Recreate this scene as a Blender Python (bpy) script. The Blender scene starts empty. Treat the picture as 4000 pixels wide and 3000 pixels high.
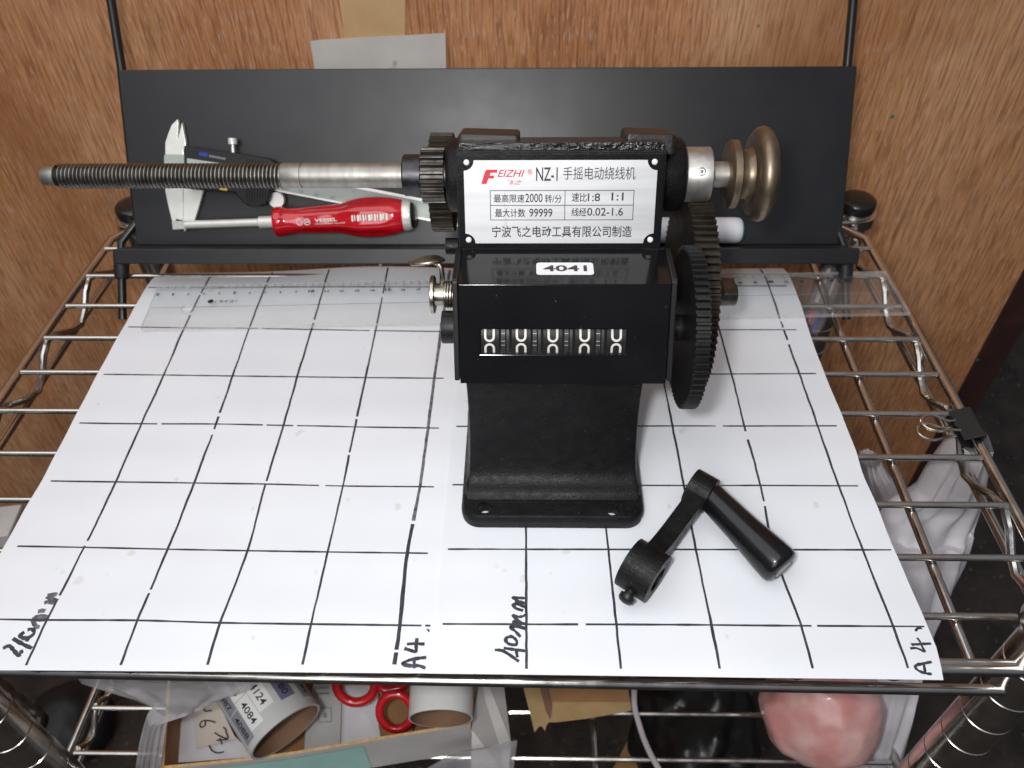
import bpy, bmesh, math, random
import numpy as np
from mathutils import Vector, Matrix, noise
from mathutils.geometry import tessellate_polygon

# ------------------------------------------------------------------ camera, world, light (lengths in mm, scaled to metres)
S = 0.001
scn = bpy.context.scene
COL = scn.collection
random.seed(7)
CAM = np.array([32.4747, -151.1393, 337.481]); F_PX = 3204.3
_cp, _sp = math.cos(0.7895), math.sin(0.7895); _yaw, _roll = -0.0164, -0.0177
FW = np.array([math.sin(_yaw)*_cp, math.cos(_yaw)*_cp, -_sp])
_r0 = np.array([math.cos(_yaw), -math.sin(_yaw), 0]); _u0 = np.cross(_r0, FW)
RT = math.cos(_roll)*_r0 + math.sin(_roll)*_u0
UP = -math.sin(_roll)*_r0 + math.cos(_roll)*_u0

cd = bpy.data.cameras.new('camera'); cam = bpy.data.objects.new('camera', cd); COL.objects.link(cam)
cam.matrix_world = Matrix(((RT[0], UP[0], -FW[0], CAM[0]*S), (RT[1], UP[1], -FW[1], CAM[1]*S),
                           (RT[2], UP[2], -FW[2], CAM[2]*S), (0, 0, 0, 1)))
cd.sensor_width = 36; cd.sensor_fit = 'HORIZONTAL'; cd.lens = F_PX/4000*36
cd.clip_start = 0.01; cd.clip_end = 50
cd.dof.use_dof = True; cd.dof.focus_distance = 0.372; cd.dof.aperture_fstop = 15
scn.camera = cam

w = bpy.data.worlds.new('World'); scn.world = w; w.use_nodes = True
nt = w.node_tree; bg = nt.nodes['Background']
tc = nt.nodes.new('ShaderNodeTexCoord'); sx = nt.nodes.new('ShaderNodeSeparateXYZ'); cr = nt.nodes.new('ShaderNodeValToRGB')
nt.links.new(tc.outputs['Generated'], sx.inputs[0])
mr = nt.nodes.new('ShaderNodeMapRange'); mr.inputs['From Min'].default_value = -1
nt.links.new(sx.outputs['Z'], mr.inputs['Value']); nt.links.new(mr.outputs[0], cr.inputs[0])
cr.color_ramp.elements[0].position = .35; cr.color_ramp.elements[0].color = (.05, .045, .04, 1)
cr.color_ramp.elements[1].position = .8; cr.color_ramp.elements[1].color = (.8, .85, .95, 1)
nt.links.new(cr.outputs[0], bg.inputs['Color']); bg.inputs['Strength'].default_value = 0.24

def area(name, loc, target, size, power, col):
    l = bpy.data.lights.new(name, 'AREA'); l.energy = power; l.color = col; l.size = size
    o = bpy.data.objects.new(name, l); COL.objects.link(o); o.location = Vector(loc)*S
    o.rotation_euler = (Vector(target)-Vector(loc)).to_track_quat('-Z', 'Y').to_euler()
    return o
area('overhead_lamp', (-430, -120, 1450), (0, 150, 0), 1.65, 12.5, (.975, .985, 1))
area('rear_fill_lamp', (-330, -1450, 1130), (0, 200, 40), .9, 8.5, (.97, .985, 1))  # soft lamp added behind the camera to brighten rail, tray and bag
area('camera_flash', (-12, -165, 385), (45, 170, 60), .03, 1.28, (1, .99, .985))
scn.view_settings.view_transform = 'Standard'; scn.view_settings.look = 'None'
scn.view_settings.exposure = 0; scn.view_settings.gamma = 1; scn.view_settings.use_curve_mapping = False

# ------------------------------------------------------------------ measuring helpers: a point of the photo onto a known plane
K = 4000/2212.0
def ray(x, y): return (x-2000)/F_PX*RT - (y-1500)/F_PX*UP + FW
def at(x, y, X=None, Y=None, Z=None, d=None):
    v = ray(x, y)
    t = d if d is not None else (X-CAM[0])/v[0] if X is not None else (Y-CAM[1])/v[1] if Y is not None else (Z-CAM[2])/v[2]
    return Vector(CAM+v*t)
def crop(x0, y0, s): return lambda x, y: (x0+x/s, y0+y/s)

# ------------------------------------------------------------------ materials
def mat(name, col, rough=.5, metal=0., col2=None, nscale=40, stretch=(1, 1, 1), bump=0., bscale=None, bdist=.0004, spec=.5, coat=0.,
        trans=0., rough2=None, lo=.35, hi=.65, alpha=1., detail=4, ior=None, sss=0., spots=None):
    m = bpy.data.materials.new(name); m.use_nodes = True; t = m.node_tree; b = t.nodes['Principled BSDF']
    b.inputs['Base Color'].default_value = (*col, 1); b.inputs['Roughness'].default_value = rough
    b.inputs['Metallic'].default_value = metal; b.inputs['Specular IOR Level'].default_value = spec
    b.inputs['Coat Weight'].default_value = coat; b.inputs['Coat Roughness'].default_value = .08
    b.inputs['Transmission Weight'].default_value = trans; b.inputs['Alpha'].default_value = alpha
    if ior: b.inputs['IOR'].default_value = ior
    if sss:
        b.inputs['Subsurface Weight'].default_value = sss; b.inputs['Subsurface Radius'].default_value = (.012, .006, .005)
        b.inputs['Subsurface Scale'].default_value = .6
    tc = t.nodes.new('ShaderNodeTexCoord'); mp = t.nodes.new('ShaderNodeMapping'); mp.inputs['Scale'].default_value = stretch
    t.links.new(tc.outputs['Object'], mp.inputs[0])
    def nz(scale, det=detail):
        n = t.nodes.new('ShaderNodeTexNoise'); n.inputs['Scale'].default_value = scale; n.inputs['Detail'].default_value = det
        t.links.new(mp.outputs[0], n.inputs['Vector']); return n
    def ramp(n, c0, c1, p0, p1):
        r = t.nodes.new('ShaderNodeValToRGB'); r.color_ramp.elements[0].position = p0; r.color_ramp.elements[1].position = p1
        r.color_ramp.elements[0].color = (*c0, 1); r.color_ramp.elements[1].color = (*c1, 1)
        t.links.new(n.outputs[0], r.inputs[0]); return r
    if col2 is not None:
        r = ramp(nz(nscale), col, col2, lo, hi); out = r.outputs[0]
        if spots:
            scol, sscale, p = spots
            sp = ramp(nz(sscale, 2), (0, 0, 0), (1, 1, 1), p, p+.03)
            mx = t.nodes.new('ShaderNodeMixRGB'); mx.inputs[2].default_value = (*scol, 1)
            t.links.new(sp.outputs[0], mx.inputs[0]); t.links.new(out, mx.inputs[1]); out = mx.outputs[0]
        t.links.new(out, b.inputs['Base Color'])
    if rough2 is not None:
        rr = ramp(nz(nscale*1.7), (rough,)*3, (rough2,)*3, .35, .65); t.links.new(rr.outputs[0], b.inputs['Roughness'])
    if bump:
        bp = t.nodes.new('ShaderNodeBump'); bp.inputs['Strength'].default_value = bump; bp.inputs['Distance'].default_value = bdist
        t.links.new(nz(bscale or nscale*2).outputs[0], bp.inputs['Height']); t.links.new(bp.outputs[0], b.inputs['Normal'])
    return m

M = {}
M['iron'] = mat('black_cast_iron', (.004, .004, .0044), .36, 0, (.008, .008, .0085), 160, bump=.8, bscale=1100, bdist=.0003, spec=.24, rough2=.55, spots=((.09, .08, .07), 900, .725))
M['iron_top'] = mat('brownish_black_iron', (.010, .008, .007), .45, 0, (.028, .018, .013), 60, bump=.5, bscale=500, bdist=.0004)  # mottled brown and black iron for the bearing caps
M['gloss_paint'] = mat('lumpy_gloss_black_paint', (.006, .006, .0065), .14, 0, (.01, .01, .01), 200, bump=1., bscale=420, bdist=.0012, spec=.5)
M['plastic'] = mat('black_plastic', (.0045, .0045, .005), .085, 0, (.007, .007, .0075), 30, rough2=.13, spec=.42, bump=.03, bscale=30, spots=((.12, .12, .12), 700, .755))
M['grip'] = mat('satin_black_grip', (.005, .005, .0055), .17, 0, (.008, .008, .0085), 60, rough2=.26, spec=.45)
M['plastic_matt'] = mat('black_matt_plastic', (.007, .007, .0075), .45, bump=.15, bscale=300, col2=(.011, .011, .012), spec=.35)
M['gearblack'] = mat('black_gear_plastic', (.007, .007, .0075), .42, col2=(.012, .012, .0125), nscale=120, bump=.2, bscale=300, spec=.35)
M['gearsteel'] = mat('oiled_dark_steel', (.05, .045, .04), .34, .85, (.12, .11, .10), 150, rough2=.5, bump=.2, bscale=400)
M['gearbrown'] = mat('brown_oiled_steel', (.020, .016, .011), .42, .5, (.045, .034, .022), 140, rough2=.55, bump=.25, bscale=400)
M['steel'] = mat('turned_steel', (.34, .32, .29), .45, .9, (.44, .42, .385), 220, stretch=(1, .12, .12), rough2=.54, bump=.12, bscale=900, bdist=.0001)
M['thread'] = mat('threaded_steel', (.19, .178, .16), .33, 1, (.29, .275, .25), 200, rough2=.45)
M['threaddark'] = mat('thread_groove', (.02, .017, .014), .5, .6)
M['blued'] = mat('blued_steel', (.045, .045, .055), .3, .9, (.09, .085, .09), 120, rough2=.45)
M['collar'] = mat('grey_steel_collar', (.40, .385, .36), .42, .85, (.50, .48, .45), 300, bump=.15, bscale=700, bdist=.0001)
M['brass'] = mat('tarnished_bronze', (.18, .140, .095), .36, .9, (.28, .225, .155), 90, rough2=.5, bump=.08, bscale=400)
M['nickel'] = mat('worn_nickel', (.36, .325, .27), .26, 1, (.54, .50, .42), 200, rough2=.4)
M['plateblack'] = mat('plate_black_print', (.005, .005, .0055), .2, bump=.25, bscale=350, col2=(.008, .008, .0085), nscale=100, spec=.35)
M['alu'] = mat('brushed_aluminium', (.58, .58, .585), .42, .55, (.66, .66, .665), 250, stretch=(.06, 1, 1), rough2=.5)
M['ink'] = mat('black_print', (.02, .02, .022), .5)
M['red_ink'] = mat('red_print', (.62, .012, .03), .45)
M['white'] = mat('white_print', (.80, .79, .74), .45)
M['sticker'] = mat('white_sticker', (.82, .81, .82), .4)
M['sticker_ink'] = mat('sticker_brown_ink', (.045, .033, .03), .5)
M['drum'] = mat('digit_drum_brown', (.009, .006, .0055), .4, spec=.2)
M['drumgrey'] = mat('grey_ratchet', (.03, .028, .028), .4, spec=.3)
M['paper'] = mat('laminated_paper', (.765, .785, .825), .38, 0, (.80, .82, .855), 14, bump=.16, bscale=38, bdist=.0015, spots=((.69, .69, .67), 70, .70))
M['marker'] = mat('marker_ink', (.018, .018, .028), .5, 0, (.05, .05, .065), 300)
M['marker_faded'] = mat('marker_ink_faded', (.05, .045, .055), .55, 0, (.20, .19, .22), 350)
M['chrome'] = mat('chrome_wire', (.60, .575, .54), .15, 1, (.70, .675, .64), 80, rough2=.27)
M['traymetal'] = mat('black_powder_coated_steel', (.0075, .0075, .0085), .36, 0, (.0095, .0095, .0105), 30, bump=.12, bscale=900, bdist=.0001, spec=.48, rough2=.40)
M['black_rod'] = mat('black_rod', (.010, .010, .012), .3)
M['cap'] = mat('black_plastic_cap', (.012, .012, .012), .25)
M['jaw'] = mat('satin_stainless', (.76, .75, .70), .34, .35, (.82, .81, .76), 200)
M['scale'] = mat('satin_grey_scale', (.40, .44, .40), .45, .3)
M['red'] = mat('clear_red_plastic', (.80, .004, .012), .10, 0, (.92, .015, .035), 60, spec=.6, coat=.6, trans=.45, stretch=(1, .3, .3))
M['red_ring'] = mat('red_gloss_plastic', (.42, .008, .014), .2, 0, (.58, .012, .02), 60, coat=.5)
M['darkhole'] = mat('dark_hole', (.004, .004, .004), .8)
M['wire_metal'] = mat('thin_nickel_wire', (.66, .6, .52), .2, 1)
M['rubber'] = mat('black_rubber', (.010, .010, .011), .55)
M['cardboard'] = mat('brown_cardboard', (.30, .155, .06), .8, 0, (.36, .19, .08), 60, bump=.2, bscale=200)
M['kraft'] = mat('kraft_card', (.40, .26, .11), .8, 0, (.48, .32, .15), 50, bump=.2, bscale=160)
M['box_edge'] = mat('torn_card_edge', (.55, .32, .13), .85, 0, (.70, .48, .24), 300, bump=.4, bscale=500)
M['box_out'] = mat('grey_white_carton', (.52, .49, .47), .55, 0, (.58, .55, .53), 40)
M['mint'] = mat('mint_print', (.36, .60, .54), .55, 0, (.42, .66, .60), 40)
M['label_paper'] = mat('label_paper', (.70, .69, .66), .45, 0, (.76, .75, .72), 80)
M['label_back'] = mat('label_backing', (.52, .52, .50), .45)
M['greyprint'] = mat('grey_print', (.25, .25, .27), .5)
M['purple'] = mat('violet_label', (.14, .13, .22), .5)
M['tube_in'] = mat('card_tube_inside', (.17, .09, .05), .85, 0, (.22, .12, .07), 60)
M['note'] = mat('cream_note_paper', (.66, .58, .50), .7)
M['whitepaper'] = mat('white_sheet', (.72, .71, .74), .5, 0, (.78, .77, .80), 60)
M['quartz'] = mat('rose_quartz', (.60, .27, .25), .33, 0, (.72, .46, .43), 32, bump=.15, bscale=90, bdist=.002, sss=.4, detail=9, coat=.12, lo=.4, hi=.6, spots=((.66, .42, .37), 38, .60))
M['blackbag'] = mat('black_bag_film', (.009, .009, .009), .34, bump=.5, bscale=45, bdist=.003, col2=(.014, .014, .015), spec=.4)
M['pencil_ink'] = mat('pen_ink', (.02, .02, .025), .5)
M['magenta'] = mat('magenta_ink', (.55, .01, .13), .4)
M['blue'] = mat('blue_print', (.01, .03, .30), .4)
M['yellow'] = mat('yellow_print', (.65, .48, .08), .4)
M['teal'] = mat('teal_cap', (.02, .20, .20), .4)
M['string'] = mat('white_string', (.45, .40, .41), .8, bump=.4, bscale=500)
M['jamb'] = mat('dark_red_wood', (.030, .010, .009), .6, 0, (.05, .018, .014), 30)
M['tape_tan'] = mat('tan_tape', (.58, .36, .17), .5, 0, (.64, .42, .22), 40)
M['tape_grey'] = mat('grey_paper_strip', (.56, .53, .48), .75, 0, (.64, .61, .56), 30, spots=((.30, .28, .24), 30, .68))
M['cable'] = mat('black_cable_film', (.012, .011, .011), .3)

def film(name, tint, opacity, rough=.15):
    """clear plastic: light passes straight through, a share is scattered and a share reflected"""
    m = bpy.data.materials.new(name); m.use_nodes = True; t = m.node_tree; t.nodes.clear()
    o = t.nodes.new('ShaderNodeOutputMaterial'); tr = t.nodes.new('ShaderNodeBsdfTransparent'); tr.inputs[0].default_value = (.985, .985, .98, 1)
    d = t.nodes.new('ShaderNodeBsdfPrincipled'); d.inputs['Base Color'].default_value = (*tint, 1); d.inputs['Roughness'].default_value = .35
    g = t.nodes.new('ShaderNodeBsdfGlossy'); g.inputs['Roughness'].default_value = rough
    lw = t.nodes.new('ShaderNodeLayerWeight'); lw.inputs['Blend'].default_value = .5; pw = t.nodes.new('ShaderNodeMath'); pw.operation = 'POWER'; pw.inputs[1].default_value = 4; t.links.new(lw.outputs['Facing'], pw.inputs[0]); f = t.nodes.new('ShaderNodeMath'); f.operation = 'MULTIPLY_ADD'; f.inputs[1].default_value = .5; f.inputs[2].default_value = .013; t.links.new(pw.outputs[0], f.inputs[0])
    n = t.nodes.new('ShaderNodeTexNoise'); n.inputs['Scale'].default_value = 45; tc = t.nodes.new('ShaderNodeTexCoord'); t.links.new(tc.outputs['Object'], n.inputs['Vector'])
    r = t.nodes.new('ShaderNodeMapRange'); r.inputs['From Min'].default_value = .3; r.inputs['From Max'].default_value = .7
    r.inputs['To Min'].default_value = opacity*.75; r.inputs['To Max'].default_value = min(1, opacity*1.25); t.links.new(n.outputs[0], r.inputs[0])
    m1 = t.nodes.new('ShaderNodeMixShader'); m2 = t.nodes.new('ShaderNodeMixShader')
    t.links.new(r.outputs[0], m1.inputs[0]); t.links.new(tr.outputs[0], m1.inputs[1]); t.links.new(d.outputs[0], m1.inputs[2])
    t.links.new(f.outputs[0], m2.inputs[0]); t.links.new(m1.outputs[0], m2.inputs[1]); t.links.new(g.outputs[0], m2.inputs[2])
    t.links.new(m2.outputs[0], o.inputs[0]); return m
M['acrylic'] = film('clear_acrylic', (.74, .72, .70), .05, .05)
M['acrylic_edge'] = film('acrylic_cut_edge', (.74, .71, .69), .3, .3)
M['acrylic_line'] = film('acrylic_groove', (.25, .32, .34), .45, .2)
M['pane'] = film('window_pane', (.2, .2, .2), .03, .03)
M['clearbag'] = film('clear_bag_film', (.62, .60, .61), .42, .15)
M['whitebag'] = film('white_bag_film', (.80, .765, .79), .97, .45)
M['clearbarrel'] = film('clear_pen_barrel', (.55, .50, .50), .22, .08)

def plywood(name):
    m = bpy.data.materials.new(name); m.use_nodes = True; t = m.node_tree; b = t.nodes['Principled BSDF']
    tc = t.nodes.new('ShaderNodeTexCoord')
    def nz(sc, stretch, det=6, dist=0):
        mp = t.nodes.new('ShaderNodeMapping'); mp.inputs['Scale'].default_value = stretch
        n = t.nodes.new('ShaderNodeTexNoise'); n.inputs['Scale'].default_value = sc; n.inputs['Detail'].default_value = det; n.inputs['Distortion'].default_value = dist
        t.links.new(tc.outputs['Object'], mp.inputs[0]); t.links.new(mp.outputs[0], n.inputs['Vector']); return n
    def ramp(n, pts):
        r = t.nodes.new('ShaderNodeValToRGB'); e = r.color_ramp.elements
        e[0].position, e[0].color = pts[0][0], (*pts[0][1], 1); e[1].position, e[1].color = pts[-1][0], (*pts[-1][1], 1)
        for p, c in pts[1:-1]:
            q = e.new(p); q.color = (*c, 1)
        t.links.new(n.outputs[0], r.inputs[0]); return r
    def mix(kind, fac, a, c):
        x = t.nodes.new('ShaderNodeMixRGB'); x.blend_type = kind
        if isinstance(fac, float): x.inputs[0].default_value = fac
        else: t.links.new(fac, x.inputs[0])
        t.links.new(a, x.inputs[1])
        if isinstance(c, tuple): x.inputs[2].default_value = (*c, 1)
        else: t.links.new(c, x.inputs[2])
        return x.outputs[0]
    base = ramp(nz(9, (1, 1, .22), 5, .6), [(.3, (.37, .145, .056)), (.5, (.50, .225, .095)), (.7, (.58, .305, .155))])
    streak = ramp(nz(520, (1, 1, .065), 5, .1), [(.36, (.62, .53, .47)), (.50, (1, 1, 1)), (.64, (1.24, 1.28, 1.32))])
    c = mix('MULTIPLY', .85, base.outputs[0], streak.outputs[0])
    pores = ramp(nz(760, (1, 1, .11), 2), [(.56, (0, 0, 0)), (.66, (1, 1, 1))])
    c = mix('MIX', mix('MULTIPLY', 1., pores.outputs[0], (.62, .62, .62)), c, (.62, .42, .30))
    dark = ramp(nz(150, (1, 1, .05), 2), [(.64, (0, 0, 0)), (.76, (.6, .6, .6))])
    c = mix('MIX', dark.outputs[0], c, (.17, .058, .02))
    blot = ramp(nz(7, (1, 1, .6), 5), [(.50, (0, 0, 0)), (.70, (.62, .62, .62))])
    c = mix('MIX', blot.outputs[0], c, (.33, .125, .04))
    t.links.new(c, b.inputs['Base Color']); b.inputs['Roughness'].default_value = .6
    bp = t.nodes.new('ShaderNodeBump'); bp.inputs['Strength'].default_value = .35; bp.inputs['Distance'].default_value = .0006
    t.links.new(streak.outputs[0], bp.inputs['Height']); t.links.new(bp.outputs[0], b.inputs['Normal'])
    return m
M['plywood'] = plywood('plywood')
M['floor'] = mat('dirty_dark_floor', (.012, .008, .006), .75, 0, (.036, .024, .018), 28, bump=.6, bscale=120, bdist=.003, detail=8, spots=((.09, .08, .07), 160, .68))

# ------------------------------------------------------------------ mesh builder (mm in, metres out)
class MB:
    def __init__(s): s.v = []; s.f = []; s.fm = []; s.sm = []; s.mats = []
    def mi(s, m):
        if m not in s.mats: s.mats.append(m)
        return s.mats.index(m)
    def add(s, vs, fs, m, smooth=False):
        o = len(s.v); k = s.mi(m); s.v += [tuple(v) for v in vs]
        for f in fs: s.f.append(tuple(i+o for i in f)); s.fm.append(k); s.sm.append(smooth)
    def box(s, x0, x1, y0, y1, z0, z1, m, fn=None):
        vs = [(x, y, z) for z in (z0, z1) for y in (y0, y1) for x in (x0, x1)]
        if fn: vs = [fn(*v) for v in vs]
        s.add(vs, [(0, 2, 3, 1), (4, 5, 7, 6), (0, 1, 5, 4), (2, 6, 7, 3), (0, 4, 6, 2), (1, 3, 7, 5)], m)
    def prism(s, polys, d0, d1, fn, m, side=None, smooth=False, cap0=True):
        """polys: outer loop and holes, in (a, b); fn(a, b, d) gives the point"""
        flat = [p for q in polys for p in q]; n = len(flat)
        tri = tessellate_polygon([[Vector((a, b, 0)) for a, b in q] for q in polys])
        vs = [fn(a, b, d0) for a, b in flat]+[fn(a, b, d1) for a, b in flat]
        s.add(vs, [tuple(i+n for i in t) for t in tri]+([tuple(reversed(t)) for t in tri] if cap0 else []), m)
        o = 0; fs = []
        for q in polys:
            L = len(q)
            fs += [(o+i, o+(i+1) % L, o+(i+1) % L+n, o+i+n) for i in range(L)]; o += L
        s.add(vs, fs, side or m, smooth)
    def lathe(s, prof, o, ax, m, n=40, cap=True, up=(0, 0, 1), rad=None, mfn=None):
        """prof: (t, r) along ax from o"""
        ax = Vector(ax).normalized(); o = Vector(o); e1 = Vector(up)-ax*ax.dot(Vector(up))
        if e1.length < .01: e1 = Vector((0, 1, 0))-ax*ax.y
        e1.normalize(); e2 = ax.cross(e1); vs = []
        for t, r in prof:
            for j in range(n):
                a = 2*math.pi*j/n; rr = r*(rad(t, a) if rad else 1)
                vs.append(o+ax*t+(e1*math.cos(a)+e2*math.sin(a))*rr)
        for i in range(len(prof)-1):
            s.add([], [], m)
            s._f([(i*n+j, i*n+(j+1) % n, (i+1)*n+(j+1) % n, (i+1)*n+j) for j in range(n)], vs if i == 0 else None, mfn(i) if mfn else m, True)
        if cap:
            b = s._base; L = len(prof)-1
            s._f([tuple(reversed(range(n)))], None, m, False); s._f([tuple(L*n+j for j in range(n))], None, mfn(L-1) if mfn else m, False)
    def _f(s, fs, vs, m, smooth):
        if vs is not None: s._base = len(s.v); s.v += [tuple(v) for v in vs]
        k = s.mi(m)
        for f in fs: s.f.append(tuple(i+s._base for i in f)); s.fm.append(k); s.sm.append(smooth)
    def tube(s, pts, r, m, n=10, closed=False):
        pts = [Vector(p) for p in pts]; L = len(pts); vs = []; prev = None
        for i, p in enumerate(pts):
            a = pts[(i-1) % L] if (i or closed) else p; b = pts[(i+1) % L] if (i < L-1 or closed) else p
            t = (b-a).normalized()
            if prev is None: e = t.orthogonal().normalized()
            else: e = (prev-t*prev.dot(t)).normalized()
            prev = e; g = t.cross(e); rr = r[i] if isinstance(r, (list, tuple)) else r
            vs += [p+(e*math.cos(2*math.pi*j/n)+g*math.sin(2*math.pi*j/n))*rr for j in range(n)]
        R = L if closed else L-1
        fs = [(i*n+j, i*n+(j+1) % n, ((i+1) % L)*n+(j+1) % n, ((i+1) % L)*n+j) for i in range(R) for j in range(n)]
        s._f(fs, vs, m, True)
        if not closed: s._f([tuple(reversed(range(n))), tuple((L-1)*n+j for j in range(n))], None, m, False)
    def ribbon(s, pts, wid, fn, m):
        """flat stroke through 2-D pts; fn(a, b) gives the point"""
        P = [Vector((p[0], p[1])) for p in pts]; vs = []
        for i, p in enumerate(P):
            t = (P[min(i+1, len(P)-1)]-P[max(i-1, 0)]); t = t.normalized() if t.length > 1e-9 else Vector((1, 0))
            nn = Vector((-t.y, t.x)); ww = (wid[i] if isinstance(wid, list) else wid)/2
            vs += [fn(*(p+nn*ww)), fn(*(p-nn*ww))]
        s._f([(2*i, 2*i+1, 2*i+3, 2*i+2) for i in range(len(P)-1)], vs, m, False)
    def text(s, txt, a0, a1, b0, b1, fn, m, shear=0., bold=0., flip=False):
        vs, fs = glyphs(txt, shear, bold)
        xs = [v[0] for v in vs]; ys = [v[1] for v in vs]; x0, x1, y0, y1 = min(xs), max(xs), min(ys), max(ys)
        s._f(fs, [fn(a0+(x-x0)/(x1-x0)*(a1-a0), b0+(y-y0)/(y1-y0)*(b1-b0)) for x, y in vs], m, False)
    def build(s, name, parent=None, origin=(0, 0, 0), bevel=0., seg=2, recalc=True, solid=0.):
        """origin: mm point that becomes the object's own origin (top level) or the parent's origin (parts)"""
        me = bpy.data.meshes.new(name); o3 = Vector(ORG.get(parent.name, (0, 0, 0)) if parent else origin)
        me.from_pydata([((Vector(v)-o3)*S)[:] for v in s.v], [], s.f)
        for m in s.mats: me.materials.append(M[m])
        me.polygons.foreach_set('material_index', s.fm); me.polygons.foreach_set('use_smooth', s.sm)
        if recalc:
            b = bmesh.new(); b.from_mesh(me); bmesh.ops.remove_doubles(b, verts=b.verts, dist=1e-7) if bevel else None
            bmesh.ops.recalc_face_normals(b, faces=b.faces); b.to_mesh(me); b.free()
        me.update()
        if any(s.sm): me.set_sharp_from_angle(angle=.75)
        ob = bpy.data.objects.new(name, me); COL.objects.link(ob)
        if parent: ob.parent = parent; ORG[ob.name] = tuple(o3)
        else: ob.location = o3*S; ORG[ob.name] = tuple(o3)
        if solid:
            md = ob.modifiers.new('thickness', 'SOLIDIFY'); md.thickness = solid*S; md.offset = 0
        if bevel:
            md = ob.modifiers.new('bevel', 'BEVEL'); md.width = bevel*S; md.segments = seg; md.limit_method = 'ANGLE'; md.angle_limit = .6
        return ob
ORG = {}
_gl = {}
def glyphs(txt, shear, bold):
    k = (txt, shear, bold)
    if k not in _gl:
        c = bpy.data.curves.new('glyph', 'FONT'); c.body = txt; c.size = 1; c.shear = shear; c.offset = bold; c.resolution_u = 3
        o = bpy.data.objects.new('glyph', c); COL.objects.link(o)
        dg = bpy.context.evaluated_depsgraph_get(); me = bpy.data.meshes.new_from_object(o.evaluated_get(dg))
        _gl[k] = ([(v.co.x, v.co.y) for v in me.vertices], [tuple(p.vertices) for p in me.polygons])
        bpy.data.objects.remove(o); bpy.data.curves.remove(c); bpy.data.meshes.remove(me)
    return _gl[k]
def tag(o, label=None, cat=None, group=None, kind=None):
    for k, v in (('label', label), ('category', cat), ('group', group), ('kind', kind)):
        if v: o[k] = v
    return o
def thing(name, loc, label, cat, group=None, rz=0.):
    o = bpy.data.objects.new(name, None); COL.objects.link(o); o.location = Vector(loc)*S; o.rotation_euler = (0, 0, rz)
    o.empty_display_size = .01; ORG[o.name] = tuple(loc); return tag(o, label, cat, group)
def smooth_line(pts, n=6):
    P = [Vector(p) for p in pts]
    if len(P) < 3: return [P[0].lerp(P[-1], i/n) for i in range(n+1)]
    out = []
    for i in range(len(P)-1):
        a, b, c, d = P[max(i-1, 0)], P[i], P[i+1], P[min(i+2, len(P)-1)]
        for j in range(n):
            t = j/n; out.append(.5*((2*b)+(c-a)*t+(2*a-5*b+4*c-d)*t*t+(3*b-a-3*c+d)*t**3))
    return out+[P[-1]]
def circle(cx, cy, r, n=24, a0=0., a1=2*math.pi):
    full = abs(a1-a0-2*math.pi) < 1e-6
    return [(cx+r*math.cos(a0+(a1-a0)*i/(n if full else n-1)), cy+r*math.sin(a0+(a1-a0)*i/(n if full else n-1))) for i in range(n)]
def rrect(x0, x1, y0, y1, r, n=6):
    q = []
    for cx, cy, a in ((x1-r, y1-r, 0), (x0+r, y1-r, 1), (x0+r, y0+r, 2), (x1-r, y0+r, 3)):
        q += circle(cx, cy, r, n, a*math.pi/2, (a+1)*math.pi/2)
    return q
def nz3(x, y, z, s=1.): return noise.noise(Vector((x, y, z))*s)
XYZ = lambda a, b, d: (a, b, d)

# ------------------------------------------------------------------ the setting: wall, floor
RZ = -0.0125                                   # shelf, tray and wall stand turned by this much against the paper
wall_r = thing('plywood_wall', (0, 430, 0), 'bare brown plywood wall panel with vertical grain behind the shelf', 'wall', rz=RZ)
b = MB(); b.box(-1300, 470, 430, 448, -560, 700, 'plywood'); b.build('panel', wall_r)
b = MB()
for px, py, rr in ((2960, 95, .9), (3480, 445, 1.5), (3810, 1390, 1.2)):
    p = at(px, py, Y=429.6); b.lathe([(0, rr), (.25, rr*.8)], p, (0, -1, 0), 'teal', 10)
b.build('paint_fleck', wall_r)
b = MB(); b.box(470.3, 500, 424, 462, -560, 700, 'jamb'); o = b.build('door_jamb', None, (485, 430, -560), bevel=2)
tag(o, 'dark red brown wooden post standing at the right edge of the plywood', 'post')
b = MB(); b.add([(-3000, -1500, -560), (3000, -1500, -560), (3000, 4000, -560), (-3000, 4000, -560)], [(0, 1, 2, 3)], 'floor')
tag(b.build('floor'), kind='structure')
b = MB(); q = [at(*(p[0], p[1]), Y=429.2) for p in ((1316, -60), (1583, -60), (1583, 150), (1350, 170))]
b.add(q+[v+Vector((0, .5, 0)) for v in q], [(0, 1, 2, 3), (4, 5, 6, 7), (0, 1, 5, 4), (1, 2, 6, 5), (2, 3, 7, 6), (3, 0, 4, 7)], 'tape_tan')
tag(b.build('masking_tape', None, q[2]), 'pale tan tape strip stuck to the plywood above the grey paper strip', 'tape')
b = MB(); q = [at(p[0]*K, p[1]*K, Y=428.4) for p in ((671, 89), (700, 86), (820, 80), (962, 72), (965, 190), (685, 190))]
b.add(q+[v+Vector((0, .5, 0)) for v in q], [tuple(range(6)), tuple(range(6, 12))]+[(i, (i+1) % 6, (i+1) % 6+6, i+6) for i in range(6)], 'tape_grey')
tag(b.build('paper_strip', None, q[5]), 'grey white paper strip stuck on the wall above the black tray', 'paper strip')

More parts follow.
